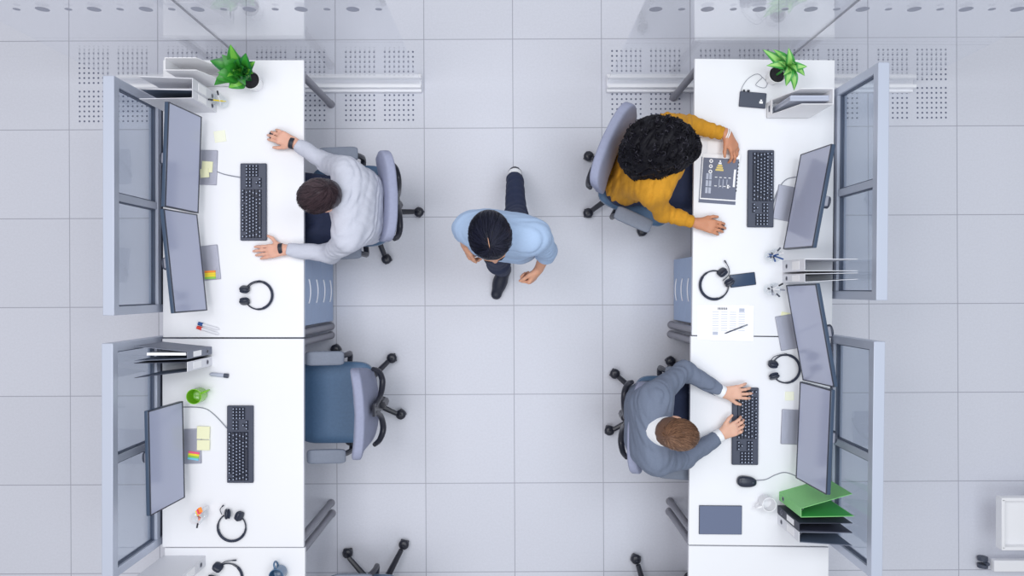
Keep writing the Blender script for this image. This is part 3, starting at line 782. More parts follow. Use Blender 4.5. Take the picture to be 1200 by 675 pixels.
# wheeled trolley at the right edge
r = thing('trolley', 'white wheeled trolley cut off by the right edge', 'trolley', (3.40, -1.52, 0))
q = MB(); q.box((.0, .03, .27), (.6, .31, .02)); q.build('tray', M['white'], r, bevel=.004)
q = MB()
for y in (-.125, .185): q.box((0, y, .30), (.62, .022, .06))
for x in (-.30, .30): q.box((x, .03, .30), (.022, .31, .06))
q.build('rim', M['white'], r, bevel=.004)
bq = MB().box((.06, -.32, .085), (.54, .075, .045)).build('foot_bar', M['white'], r, bevel=.006)
for x in (-.21, .3):
    k = MB()
    for s_ in (-1, 1): k.cyl((x - .03, -.32 + s_ * .012, .032), (x - .03, -.32 + s_ * .036, .032), .032, 18)
    k.cyl((x - .02, -.32, .04), (x - .02, -.32, .075), .012, 10); k.build('caster', M['dgrey'], bq)
bq = MB().box((.2, .1, .085), (.26, .075, .045)).build('foot_bar', M['white'], r, bevel=.006)
for x in (.1, .3):
    k = MB()
    for s_ in (-1, 1): k.cyl((x, .1 + s_ * .012, .032), (x, .1 + s_ * .036, .032), .032, 18)
    k.cyl((x, .1, .04), (x, .1, .075), .012, 10); k.build('caster', M['dgrey'], bq)
q = MB(); q.box((.2, .05, .185), (.06, .05, .16)); q.box((.2, -.12, .085), (.07, .42, .03))
q.build('post', M['white'], r, bevel=.004)
# ------------------------------------------------------------------ people: smooth-blended distance fields, meshed into continuous skins
V = lambda *a: np.array(a, dtype=np.float64)
def nrm(v): v = np.asarray(v, float); return v / max(1e-9, np.linalg.norm(v))
class SDF:
    def __init__(s): s.p = []
    def cap(s, a, b, ra, rb=None, k=.02, cuta=None, cutb=None, sq=None, op='add'):
        s.p.append(('cap', V(*a), V(*b), ra, ra if rb is None else rb, k, cuta, cutb, sq, op)); return s
    def ell(s, c, rad, rot=None, k=.02, op='add'):
        s.p.append(('ell', V(*c), V(*rad), np.eye(3) if rot is None else np.array(rot), k, op)); return s
    def plane(s, o, n):      # keep the side n points away from
        s.p.append(('pl', V(*o), nrm(n), 'cut')); return s
    def ext(s, other): s.p += other.p; return s
    def box(s, p):
        if p[0] == 'cap':
            r = max(p[3], p[4]) * (max(1, p[8][1]) if p[8] else 1); return np.minimum(p[1], p[2]) - r, np.maximum(p[1], p[2]) + r
        r = p[2].max(); return p[1] - r, p[1] + r
    @staticmethod
    def ev(p, X):
        if p[0] == 'pl': return (X - p[1]) @ p[2]
        if p[0] == 'cap':
            _, a, b, ra, rb, k, cuta, cutb, sq, op = p
            Q = X - a; ba = b - a
            if sq is not None:
                ax, f = sq; ax = nrm(ax); ax_ = ax
                Q = Q + np.outer(Q @ ax_, ax_) * (1 / f - 1); ba = ba + ax_ * (ba @ ax_) * (1 / f - 1)
            L2 = max(1e-12, ba @ ba); h = np.clip((Q @ ba) / L2, 0, 1)
            d = np.linalg.norm(Q - h[:, None] * ba, axis=1) - (ra + (rb - ra) * h)
            if sq is not None and sq[1] < 1: d = d * sq[1] ** .5
            L = math.sqrt(L2)
            if cuta: d = np.maximum(d, -(Q @ ba) / L)
            if cutb: d = np.maximum(d, (Q @ ba) / L - L)
            return d
        _, c, rad, rot, k, op = p
        q = (X - c) @ rot.T
        k0 = np.linalg.norm(q / rad, axis=1); k1 = np.linalg.norm(q / (rad * rad), axis=1)
        return k0 * (k0 - 1) / np.maximum(k1, 1e-9)
    def mesh(s, h=.006, disp=None, pad=.03):
        prims = [p for p in s.p if p[0] != 'pl']; planes = [p for p in s.p if p[0] == 'pl']
        adds = [p for p in prims if p[-1] == 'add']
        bb = [s.box(p) for p in adds]
        lo = np.min([b[0] for b in bb], 0) - 3 * h - .01; hi = np.max([b[1] for b in bb], 0) + 3 * h + .01
        B = 16; n = (np.ceil((hi - lo) / h / B).astype(int)) * B
        F = np.full(n, .5, np.float32); blocks = {}
        for i, p in enumerate(prims):
            a, b = s.box(p); a = np.clip(((a - pad - lo) / h // B).astype(int), 0, n // B - 1); b = np.clip(((b + pad - lo) / h // B).astype(int), 0, n // B - 1)
            for x in range(a[0], b[0] + 1):
                for y in range(a[1], b[1] + 1):
                    for z in range(a[2], b[2] + 1): blocks.setdefault((x, y, z), []).append(p)
        g = np.stack(np.meshgrid(*[np.arange(B)] * 3, indexing='ij'), -1).reshape(-1, 3)
        for (x, y, z), L in blocks.items():
            X = lo + (g + np.array((x, y, z)) * B) * h; d = None
            for p in L:
                e = s.ev(p, X); k = p[5] if p[0] == 'cap' else p[4]
                if p[-1] == 'sub':
                    if d is None: continue
                    e = -e; q = np.maximum(k - np.abs(d - e), 0) / k; d = np.maximum(d, e) + q * q * k / 4
                elif d is None: d = e
                else: q = np.maximum(k - np.abs(d - e), 0) / k; d = np.minimum(d, e) - q * q * k / 4
            if d is None: continue
            if disp is not None:
                mk = np.abs(d) < .03
                if mk.any(): d = d.copy(); d[mk] += disp(X[mk])
            for p in planes: d = np.maximum(d, s.ev(p, X))
            F[x * B:(x + 1) * B, y * B:(y + 1) * B, z * B:(z + 1) * B] = d.reshape(B, B, B)
        return surface_nets(F, lo, h)

def surface_nets(F, lo, h):
    I = F < 0
    cnt = np.zeros(np.array(F.shape) - 1, np.uint8)
    offs = [(a, b, c) for a in (0, 1) for b in (0, 1) for c in (0, 1)]
    S = F.shape
    for a, b, c in offs: cnt += I[a:S[0] - 1 + a, b:S[1] - 1 + b, c:S[2] - 1 + c]
    act = (cnt > 0) & (cnt < 8); idx = np.argwhere(act)
    num = np.full(act.shape, -1, np.int64); num[act] = np.arange(len(idx))
    val = {o: F[idx[:, 0] + o[0], idx[:, 1] + o[1], idx[:, 2] + o[2]].astype(np.float64) for o in offs}
    acc = np.zeros((len(idx), 3)); w = np.zeros(len(idx))
    for i, o in enumerate(offs):
        for ax in range(3):
            if o[ax]: continue
            q = list(o); q[ax] = 1; q = tuple(q); a, b = val[o], val[q]
            m = (a < 0) != (b < 0); t = np.where(m, a / np.where(m, a - b, 1), 0)
            pt = np.array(o, float)[None] + t[:, None] * np.eye(3)[ax]
            acc += np.where(m[:, None], pt, 0); w += m
    verts = lo + (idx + acc / w[:, None]) * h
    quads = []
    for ax in range(3):
        u, v = (ax + 1) % 3, (ax + 2) % 3
        sl = [slice(None)] * 3; sl[ax] = slice(0, -1); A = I[tuple(sl)]; sl[ax] = slice(1, None); Bq = I[tuple(sl)]
        e = np.argwhere(A != Bq); e = e[(e[:, u] > 0) & (e[:, v] > 0) & (e[:, u] < S[u] - 1) & (e[:, v] < S[v] - 1)]
        if not len(e): continue
        du, dv = np.eye(3, dtype=int)[u], np.eye(3, dtype=int)[v]
        q = [e, e - du, e - du - dv, e - dv]; q = np.stack([num[c[:, 0], c[:, 1], c[:, 2]] for c in q], 1)
        flip = ~A[e[:, 0], e[:, 1], e[:, 2]]
        q[flip] = q[flip][:, ::-1]; quads.append(q)
    return verts, np.concatenate(quads)

def mesh_obj(name, vq, m, parent=None, smooth_it=2):
    v, q = vq
    me = bpy.data.meshes.new(name)
    # a little Laplacian smoothing removes voxel steps
    if smooth_it:
        e = np.concatenate([q[:, [0, 1]], q[:, [1, 2]], q[:, [2, 3]], q[:, [3, 0]]])
        for _ in range(smooth_it):
            acc = np.zeros_like(v); c = np.zeros(len(v))
            for ax in range(3):
                acc[:, ax] = np.bincount(e[:, 0], v[e[:, 1], ax], len(v)) + np.bincount(e[:, 1], v[e[:, 0], ax], len(v))
            c = np.bincount(e[:, 0], minlength=len(v)) + np.bincount(e[:, 1], minlength=len(v))
            v = v * .5 + .5 * acc / np.maximum(c, 1)[:, None]
    me.vertices.add(len(v)); me.vertices.foreach_set('co', v.astype(np.float32).ravel())
    me.loops.add(len(q) * 4); me.loops.foreach_set('vertex_index', q.astype(np.int32).ravel())
    me.polygons.add(len(q)); me.polygons.foreach_set('loop_start', np.arange(0, len(q) * 4, 4, dtype=np.int32))
    me.polygons.foreach_set('use_smooth', np.ones(len(q), bool))
    me.materials.append(m); me.update(calc_edges=True); me.validate()
    o = bpy.data.objects.new(name, me); C.objects.link(o)
    if parent: o.parent = parent
    return o

def wrinkles(amp, f, seed=0, warp=1.0):
    r_ = np.random.RandomState(seed); ks = [r_.normal(size=3) for _ in range(5)]; ks = [k / np.linalg.norm(k) * f * s_ for k, s_ in zip(ks, (1, 1.3, 1.7, .6, 2.2))]; ph = r_.uniform(0, 6, 5)
    def d(X):
        a = np.sin(X @ ks[3] + ph[3]) * 2.0 * warp
        t = np.zeros(len(X))
        for i in (0, 1, 2, 4): t += (1 - 2 * np.abs(np.sin(X @ ks[i] * .5 + ph[i] + a * (1 - .2 * i)))) / (1 + .6 * i)
        return amp * t / 2
    return d

def frame(fwd, up=(0, 0, 1)):
    f = nrm(fwd); r = nrm(np.cross(f, up)); u = np.cross(r, f); return f, r, u

def hand(S, W, d, up, right, curl=(12, 18, 12), spread=1.0, thumb=(.75, .25), sc=1.0, forearm=None, fing=None, tdown=.004):
    """five separate fingers; W wrist, d to the knuckles, up = back of the hand"""
    d = nrm(d); up = nrm(np.array(up) - d * (np.array(up) @ d)); t = np.cross(up, d) * (1 if right else -1)
    W = np.array(W, float); kn = {}
    spec = [('i', .030, .088, (.042, .025, .021), .11), ('m', .010, .092, (.046, .029, .022), .02), ('r', -.011, .087, (.042, .027, .021), -.08), ('l', -.030, .077, (.033, .020, .019), -.2)]
    for nme, off, bk, ln, an in spec:
        K = W + d * bk * sc + t * off * sc - up * .002
        S.cap(W + t * off * .55 * sc + d * .008, K, .0150 * sc, .0118 * sc, k=.014)
        kn[nme] = K
    S.cap(W - d * .02, W + d * .03, .022 * sc, .02 * sc, k=.016, sq=(up, .8))
    tips = []
    for j, (nme, off, bk, ln, an) in enumerate(spec):
        cc = fing[j] if fing else curl
        a = an * spread; dd = nrm(d * math.cos(a) + t * math.sin(a)); p = kn[nme]; pit = 0
        for q, L in enumerate(ln):
            pit += R(cc[q]); e = p + (dd * math.cos(pit) - up * math.sin(pit)) * L * sc
            r0 = (.0098, .0090, .0082)[q] * sc; S.cap(p, e, r0, r0 * .9, k=.0045); p = e
        tips.append(p)
    ta, tb = thumb
    b0 = W + d * .022 * sc + t * .020 * sc - up * .004; b1 = W + d * .050 * sc + t * .044 * sc - up * (.006 + tdown)
    S.cap(b0, b1, .0165 * sc, .0125 * sc, k=.014)
    td = nrm(d * (1 - ta * .5) + t * ta - up * tb * .4); b2 = b1 + td * .034 * sc; td2 = nrm(d * (1 - ta * .2) + t * ta * .6 - up * tb * .6)
    S.cap(b1, b2, .0115 * sc, .0102 * sc, k=.006); S.cap(b2, b2 + td2 * .027 * sc, .0102 * sc, .0085 * sc, k=.005)
    return tips

def head(S, c, f, r, u, s=1.0, fem=False):
    Rm = np.stack([f, r, u]); g = lambda a, b, e: c + (f * a + r * b + u * e) * s
    S.ell(g(-.005, 0, .025), np.array((.096, .076, .092)) * s, Rm, k=.02)
    S.ell(g(.018, 0, -.035), np.array((.074, .063, .075)) * s, Rm, k=.03)
    S.ell(g(.055, 0, -.085), np.array((.030, .030, .022)) * s, Rm, k=.04)
    S.cap(g(.088, 0, .012), g(.108, 0, -.028), .009 * s, .0125 * s, k=.014)
    for q in (1, -1):
        S.cap(g(.088, q * .012, .022), g(.080, q * .045, .020), .009 * s, .008 * s, k=.018)
        S.cap(g(.066, q * .042, -.022), g(.060, q * .048, -.03), .018 * s, .016 * s, k=.03)
        S.ell(g(.092, q * .032, .002), np.array((.014, .015, .010)) * s, Rm, k=.01, op='sub')
        S.ell(g(-.008, q * .078, -.012), np.array((.020, .009, .033)) * s, Rm, k=.012)
        S.ell(g(.100, q * .012, -.030), np.array((.010, .008, .007)) * s, Rm, k=.008)
    S.cap(g(.090, -.014, -.058), g(.090, .014, -.058), .007 * s, .007 * s, k=.008)
    S.cap(g(.086, -.012, -.068), g(.086, .012, -.068), .008 * s, .008 * s, k=.008)

def face_parts(root, c, f, r, u, s, brow):
    g = lambda a, b, e: Vector(c + (f * a + r * b + u * e) * s)
    Rm = Matrix((f, r, u)).transposed().to_4x4()
    for q in (1, -1):
        mb = MB(); T = Matrix.Translation(g(.0795, q * .032, .001)) @ Rm
        mb.sell((0, 0, 0), (.0115 * s, .0115 * s, .0115 * s), 1, 1, 20, 12, T=T); mb.sell((.0085 * s, 0, 0), (.0036 * s, .0064 * s, .0064 * s), 1, 1, 16, 8, 1, T=T)
        mb.build('eye', [M['sclera'], M['iris']], root)
        MB().tube([g(.099, q * .014, .022), g(.097, q * .03, .026), g(.085, q * .05, .022)], [.003 * s, .0038 * s, .0022 * s], 8).build('eyebrow', brow, root)
    MB().tube([g(.094, -.022, -.063), g(.0985, -.008, -.061), g(.0985, .008, -.061), g(.094, .022, -.063)], [.002, .0042, .0042, .002], 8).build('lips', M['lip'], root)

def torso(S, st, off=0., k=.05):
    """st: list of (centre, lateral axis, half width, radius)"""
    st2 = []
    for a, b in zip(st[:-1], st[1:]):
        for t in (0, .5): st2.append(tuple(np.array(x) * (1 - t) + np.array(y) * t for x, y in zip(a, b)))
    st2.append(st[-1])
    for c, l, hw, r in st2:
        l = nrm(l); S.cap(c - l * hw, c + l * hw, float(r) + off, k=k)

def strands(name, root, c, f, r, u, rad, N, mats, keep, crown=(-.35, 0, 1), tmax=1.9, sw=.3, seed=1, length=.8, thick=.0013, lift=.004, part=None):
    rg = np.random.RandomState(seed); ca = nrm(crown); e1 = nrm(np.cross(ca, (0, 1, 0))); e2 = np.cross(ca, e1)
    mb = MB()
    for i in range(N):
        t0 = math.acos(1 - rg.uniform(0, 1) * (1 - math.cos(tmax))) * rg.uniform(.6, 1); ph = rg.uniform(0, 2 * PI); L = length * rg.uniform(.6, 1.2); pts = []
        l0 = rg.uniform(.001, lift); wob = rg.normal(0, .12); base = rg.uniform(0, 6)
        for q in range(9):
            s_ = q / 8; th = t0 + L * s_; pp = ph + sw * (th - t0) + wob * s_ * s_
            dl = ca * math.cos(th) + (e1 * math.cos(pp) + e2 * math.sin(pp)) * math.sin(th)
            x = dl * rad * (1 + (l0 + .004 * math.sin(3 * s_ + base) * s_) / .09)
            if not keep(x): break
            pts.append(c + f * x[0] + r * x[1] + u * x[2])
        if len(pts) > 3:
            n = len(pts); mb.tube(pts, [thick * (1 - .6 * (j / (n - 1)) ** 2) for j in range(n)], 3, i % len(mats))
    return mb

def skin(name, rgb):
    m = mat(name, rgb, .5, spec=.4, noise=.05, nscale=30); m.node_tree.nodes['Principled BSDF'].inputs['Subsurface Weight'].default_value = .08
    m.node_tree.nodes['Principled BSDF'].inputs['Subsurface Radius'].default_value = (.01, .004, .002); return m

def band(parent, name, a, b, r, wd, m, sq=None):
    a, b = Vector(a), Vector(b); d = (b - a).normalized(); mb = MB()
    q = Vector((0, 0, 1)).rotation_difference(d).to_matrix().to_4x4()
    mb.lathe([(r - .004, -wd / 2), (r, -wd / 2), (r + .0015, 0), (r, wd / 2), (r - .004, wd / 2)], 28, 0, Matrix.Translation(a) @ q, False, False)
    return mb.build(name, m, parent)

def shoe(root, heel, toe, m, sole):
    heel, toe = np.array(heel, float), np.array(toe, float); d = nrm(toe - heel); f, r_, u_ = frame(d)
    S = SDF(); L = np.linalg.norm(toe - heel)
    S.cap(heel + d * .035 + u_ * .045, heel + d * .04 + u_ * .085, .040, .040, k=.03)
    S.cap(heel + d * .04 + u_ * .04, heel + d * L * .5 + u_ * .035, .038, .040, k=.03)
    S.cap(heel + d * L * .5 + u_ * .035, toe - d * .042 + u_ * .024, .041, .036, k=.03, sq=(u_, .8))
    S.cap(heel + d * .055 + u_ * .08, heel + d * L * .62 + u_ * .045, .042, .034, k=.03)
    S.plane(heel + u_ * .012, -u_)
    o = mesh_obj('shoe', S.mesh(.005), m, root)
    B_ = SDF(); B_.cap(heel + d * .04, heel + d * L * .45, .040, .038, k=.03); B_.cap(heel + d * L * .45, toe - d * .04, .042, .037, k=.03)
    B_.plane(heel + u_ * .016, u_); B_.plane(heel + u_ * .001, -u_)
    mesh_obj('sole', B_.mesh(.005), sole, o)

NAVY = mat('navy_trousers', (34, 44, 74), .8, noise=.08, nscale=60, bump=.2, bscale=400)
SHOE = mat('dark_shoe', (36, 40, 56), .45); SOLE = mat('shoe_sole', (58, 60, 70), .7)
BAND = mat('watch_band', (34, 38, 52), .5)

def seated(label, skin_m, cloth_m, st, neck, hc, hf, sh, el, wr, hips, knees, feet, cuff, hands, hair_fn, brow, amp=.004, seed=1, arm_r=(.062, .050, .037), hs=1.0, sleeve_end=.0, fem=False, collar=None):
    """sh/el/wr/hips/knees/feet: (left,right) joints"""
    f, r, u = frame(hf[0], hf[1]); hc = np.array(hc, float); neck = np.array(neck, float)
    S = SDF(); torso(S, st, -.012)
    S.cap(neck - V(0, 0, .05), hc - u * .06 * hs - f * .012, .058, .050, k=.03)
    head(S, hc, f, r, u, hs, fem)
    for i in (0, 1):
        S.cap(sh[i], el[i], arm_r[0] - .014, arm_r[1] - .014, k=.04); S.cap(el[i], wr[i], arm_r[1] - .013, .026, k=.02)
        S.cap(hips[i], knees[i], .078, .058, k=.05); S.cap(knees[i], feet[i], .056, .040, k=.03)
        S.cap(feet[i], np.array(feet[i]) + nrm(V(*knees[i]) * V(1, 1, 0) - V(*hips[i]) * V(1, 1, 0)) * .12 - V(0, 0, .03), .04, .03, k=.03)
    for i in (0, 1):
        h = hands[i]; hand(S, wr[i], h['d'], h.get('up', (0, 0, 1)), i == 1, **{k_: v_ for k_, v_ in h.items() if k_ not in ('d', 'up')})
    body = mesh_obj('person', S.mesh(.0048), skin_m, None, 1)
    tag(body, label, 'person')
    T = SDF(); torso(T, st, .006)
    if collar is None: T.cap(neck - V(0, 0, .07), neck - V(0, 0, .01), .075, .062, k=.05)
    for i in (0, 1):
        sh_, el_, wr_ = (np.array(x[i], float) for x in (sh, el, wr)); ce = wr_ - nrm(wr_ - el_) * cuff
        T.cap(sh_, el_, arm_r[0] + .004, arm_r[1] + .002, k=.05); T.cap(el_, ce, arm_r[1] + .002, arm_r[2], k=.03, cutb=True)
    mesh_obj('sweater', T.mesh(.0055, wrinkles(amp, 62, seed)), cloth_m, body, 1)
    L = SDF()
    pc = (np.array(hips[0]) + np.array(hips[1])) / 2
    kc = (np.array(knees[0]) + np.array(knees[1])) / 2; L.cap(pc, pc + (kc - pc) * .8, .10, .085, k=.05)
    for i in (0, 1):
        L.cap(pc, hips[i], .105, .10, k=.05); L.cap(hips[i], knees[i], .098, .074, k=.05); fe = np.array(feet[i], float)
        L.cap(knees[i], fe + V(0, 0, .05), .070, .055, k=.03, cutb=True)
    mesh_obj('trousers', L.mesh(.008, wrinkles(.004, 34, seed + 5)), NAVY, body, 1)
    for i in (0, 1):
        fe = np.array(feet[i], float); d = nrm(V(*knees[i]) * V(1, 1, 0) - V(*hips[i]) * V(1, 1, 0)); b0 = V(fe[0], fe[1], .003)
        shoe(body, b0 - d * .06, b0 + d * .2, SHOE, SOLE)
    face_parts(body, hc, f, r, u, hs, brow)
    hair_fn(body, hc, f, r, u, hs)
    return body

def short_hair(m1, m2, N=1500, rad=(.104, .084, .100), top=.004, sw=.5, seed=3, back=-.085, fr=.062, length=.7, thick=.0016, tmax=1.75, lift=.006, crown=(-.5, .1, 1)):
    def fn(root, c, f, r, u, s):
        Rm = np.stack([f, r, u]); rd = np.array(rad) * s; cc = c + (f * -.008 + u * .030) * s
        S = SDF(); S.ell(cc, rd, Rm, k=.02); S.ell(cc + (f * -.03 - u * .055) * s, np.array((.068, .074, .06)) * s, Rm, k=.03)
        S.plane(c + f * fr * s + u * .05 * s, f * .9 - u * .42)                      # hairline over the forehead
        S.ell(c + (f * .085 - u * .07) * s, np.array((.085, .1, .085)) * s, Rm, k=.01, op='sub')   # face stays free
        for q in (1, -1): S.ell(c + (f * .0 + r * q * .085 - u * .022) * s, np.array((.026, .024, .036)) * s, Rm, k=.008, op='sub')
        S.plane(c + u * back * s, -u)
        o = mesh_obj('hair', S.mesh(.0045, wrinkles(.0028, 95, seed)), m1, root, 1)
        keep = lambda x: (x[0] * .9 - x[2] * .42) < .060 * s and x[2] > (-.05 if x[0] < -.01 else -.015) * s
        mb = strands('hair', root, cc, f, r, u, rd, N, 2, keep, crown, tmax, sw, seed, length, thick, lift) if False else strands('s', root, cc, f, r, u, rd, N, (0, 1), keep, crown, tmax, sw, seed, length, thick, lift)
        mb.build('hair_strands', [m1, m2], o)
    return fn

# --- seated man, light grey sweater, left desk (faces -x)
skinA = skin('skin_fair', (224, 172, 150)); hairA = mat('hair_dark_brown', (52, 42, 48), .42, spec=.5); hairA2 = mat('hair_dark_brown_strand', (84, 68, 74), .38, spec=.6)
lat = V(0, 1, 0)
st = [(V(-.86, .46, .56), lat, .085, .108), (V(-.84, .455, .72), lat, .075, .105), (V(-.83, .45, .86), lat, .085, .108), (V(-.845, .445, .98), lat, .105, .10), (V(-.875, .44, 1.06), lat, .13, .062)]
p1 = seated('man in light grey sweater and dark wristbands seated at the left desk, arms spread', skinA, mat('light_sweater', (196, 199, 212), .85, noise=.03, nscale=120, bump=.25, bscale=600),
    st, (-.90, .455, 1.09), (-.985, .468, 1.185), ((-.86, -.34, -.34), (-.32, -.08, .92)),
    ((-.875, .255, 1.04), (-.885, .635, 1.04)), ((-1.025, .195, .805), (-1.035, .70, .805)), ((-1.290, .218, .785), (-1.232, .822, .790)),
    ((-.87, .37, .55), (-.87, .56, .55)), ((-1.28, .31, .55), (-1.28, .62, .55)), ((-1.30, .30, .09), (-1.30, .62, .09)),
    .022, (dict(d=(-1, -.10, -.02), curl=(3, 8, 6), spread=.45, thumb=(.9, .1), tdown=0, fing=[(2, 8, 6), (4, 8, 6), (4, 10, 8), (4, 10, 8)]),
     dict(d=(-.93, .36, .12), curl=(20, 24, 14), spread=.4, thumb=(.4, .4))), short_hair(hairA, hairA2, 2800, sw=.35, crown=(-1, .2, .4), thick=.0011, lift=.004, length=.7, tmax=2.5), hairA, seed=2, amp=.0048)
band(p1, 'wristband', P(329.5, 291.5, .787), P(325, 292, .787), .031, .022, BAND); band(p1, 'wristband', P(342.5, 168, .795), P(336, 166, .795), .032, .024, BAND)

# --- typing man, grey sweater over a white shirt, right desk (faces +x)
skinB = skin('skin_light', (228, 180, 156)); hairB = mat('hair_light_brown', (104, 77, 62), .5, spec=.35); hairB2 = mat('hair_light_brown_strand', (150, 114, 90), .42, spec=.5)
st = [(V(.80, -.765, .56), lat, .085, .110), (V(.775, -.76, .72), lat, .08, .108), (V(.755, -.755, .86), lat, .09, .11), (V(.75, -.75, .98), lat, .11, .10), (V(.76, -.745, 1.06), lat, .135, .062)]
WSH = mat('white_shirt', (244, 245, 248), .7)
p4 = seated('man in grey sweater over white shirt collar, typing at the right desk', skinB, mat('grey_sweater', (112, 122, 142), .85, noise=.05, nscale=120, bump=.25, bscale=600),
    st, (.798, -.750, 1.10), (.848, -.746, 1.187), ((.90, -.12, -.36), (.36, -.02, .92)),
    ((.765, -.565, 1.04), (.775, -.935, 1.04)), ((.975, -.465, .815), (.975, -.962, .815)), ((1.195, -.592, .795), (1.185, -.832, .795)),
    ((.82, -.67, .55), (.82, -.86, .55)), ((1.24, -.62, .55), (1.24, -.90, .55)), ((1.27, -.62, .09), (1.27, -.90, .09)),
    .028, (dict(d=(.96, .02, .10), fing=[(14, 26, 18), (14, 26, 18), (14, 24, 16), (12, 24, 16)], spread=1.3, thumb=(.55, .5)),
     dict(d=(.86, .42, .12), fing=[(18, 36, 24), (20, 40, 26), (20, 42, 26), (20, 40, 24)], spread=.8, thumb=(.45, .5))), short_hair(hairB, hairB2, 3200, rad=(.096, .078, .097), sw=.35, seed=6, crown=(-1, .15, .35), thick=.0010, length=.7, lift=.003, tmax=2.5), hairB, seed=9, amp=.0065, collar=1)
S = SDF(); S.cap((.782, -.748, 1.085), (.803, -.748, 1.150), .087, .073, k=.02, cuta=True, cutb=True); mesh_obj('shirt_collar', S.mesh(.005), WSH, p4)
for a, b in (((1.165, -.575, .797), (1.19, -.589, .796)), ((1.155, -.848, .797), (1.18, -.835, .796))):
    a, b = V(*a), V(*b); S = SDF(); S.cap(a - (b - a) * .5, b + (b - a) * .35, .0365, .0375, k=.01, cuta=True, cutb=True); mesh_obj('shirt_cuff', S.mesh(.004), WSH, p4)

# --- woman in mustard, curly black hair, right desk (faces right and a little down)
skinC = skin('skin_brown', (206, 144, 112)); hairC = mat('hair_black_curly', (15, 14, 22), .6, spec=.2); hairC2 = mat('hair_black_sheen', (32, 30, 42), .5, spec=.35)
fa = R(-17); fx, fy = math.cos(fa), math.sin(fa); lat = V(-fy, fx, 0)
pelv = V(.70, .69, .56)
st = [(pelv, lat, .08, .112), (pelv + V(fx, fy, 0) * .02 + V(0, 0, .16), lat, .065, .098), (pelv + V(fx, fy, 0) * .06 + V(0, 0, .30), lat, .08, .10), (pelv + V(fx, fy, 0) * .10 + V(0, 0, .41), lat, .10, .092), (pelv + V(fx, fy, 0) * .125 + V(0, 0, .475), lat, .12, .058)]
nk = pelv + V(fx, fy, 0) * .15 + V(0, 0, .51)
def big_curls(root, c, f, r, u, s):
    blobs = [((.775, .735, 1.20), .13), ((.865, .735, 1.15), .095), ((.915, .735, 1.10), .065), ((.70, .745, 1.16), .115), ((.665, .715, 1.09), .09), ((.70, .665, 1.08), .075), ((.765, .655, 1.10), .075), ((.82, .785, 1.14), .085), ((.735, .795, 1.14), .085), ((.645, .69, 1.03), .065), ((.68, .635, 1.02), .05), ((.85, .675, 1.12), .06)]
    S = SDF()
    for q, rr in blobs: S.cap(q, (q[0] + .001, q[1], q[2]), rr, rr, k=.05)
    o = mesh_obj('hair', S.mesh(.006, wrinkles(.012, 90, 4)), hairC, root, 1)
    rg = np.random.RandomState(5); mb = MB(); n = 0
    while n < 1900:
        q, rr = blobs[rg.randint(len(blobs))]; d = nrm(rg.normal(size=3) + V(0, 0, .25)); p_ = V(*q) + d * rr * rg.uniform(.98, 1.10)
        if any(np.linalg.norm(p_ - V(*b)) < r2 * .93 for b, r2 in blobs): continue
        n += 1
        ax = nrm(np.cross(d, rg.normal(size=3)) + d * rg.uniform(-.1, .35) - V(0, 0, .2)); a1 = nrm(np.cross(ax, d)); a2 = np.cross(ax, a1); rad_ = rg.uniform(.005, .011); ln = rg.uniform(.02, .04); tw = rg.uniform(1.2, 2.2)
        pts = [p_ + ax * (ln * (k_ / 14 - .5)) + (a1 * math.cos(tw * 2 * PI * k_ / 14) + a2 * math.sin(tw * 2 * PI * k_ / 14)) * rad_ for k_ in range(15)]
        mb.tube(pts, [.0012 + .0018 * math.sin(PI * k_ / 14) for k_ in range(15)], 3, int(rg.uniform() < .35))
    mb.build('curls', [hairC, hairC2], o)
dl, dr = V(.50, -.86, -.12), V(.93, -.20, .08)
p3 = seated('woman in mustard sweater with big curly black hair, seated at the right desk', skinC, mat('mustard_sweater', (206, 146, 34), .85, noise=.06, nscale=90, bump=.3, bscale=600),
    st, nk, (.845, .725, 1.13), ((.86, -.30, -.42), (.40, -.12, .9)),
    ((.835, .885, 1.00), (.745, .512, 1.00)), ((1.0, .918, .822), (.850, .425, .815)), ((1.218, .868, .800), (1.052, .367, .793)),
    (tuple(pelv + lat * .095 + V(0, 0, -.01)), tuple(pelv - lat * .095 + V(0, 0, -.01))), ((1.12, .72, .55), (1.11, .545, .55)), ((1.2, .69, .09), (1.16, .52, .09)),
    .03, (dict(d=dl, up=(.45, .12, .85), fing=[(22, 34, 20), (18, 28, 18), (18, 26, 16), (20, 28, 18)], spread=.7, thumb=(.6, .3)),
     dict(d=dr, curl=(18, 26, 16), spread=.4, thumb=(.35, .5))), big_curls, hairC, seed=14, arm_r=(.056, .046, .036), amp=.0065, hs=.96, fem=True)
for k in range(2):
    q0 = Vector((1.218, .868, .800)) + Vector((.20, -.06, -.02)).normalized() * (-.008 + .010 * k); band(p3, 'bracelet', q0, q0 + Vector((.20, -.06, -.02)), .0335, .006, M['pot'])

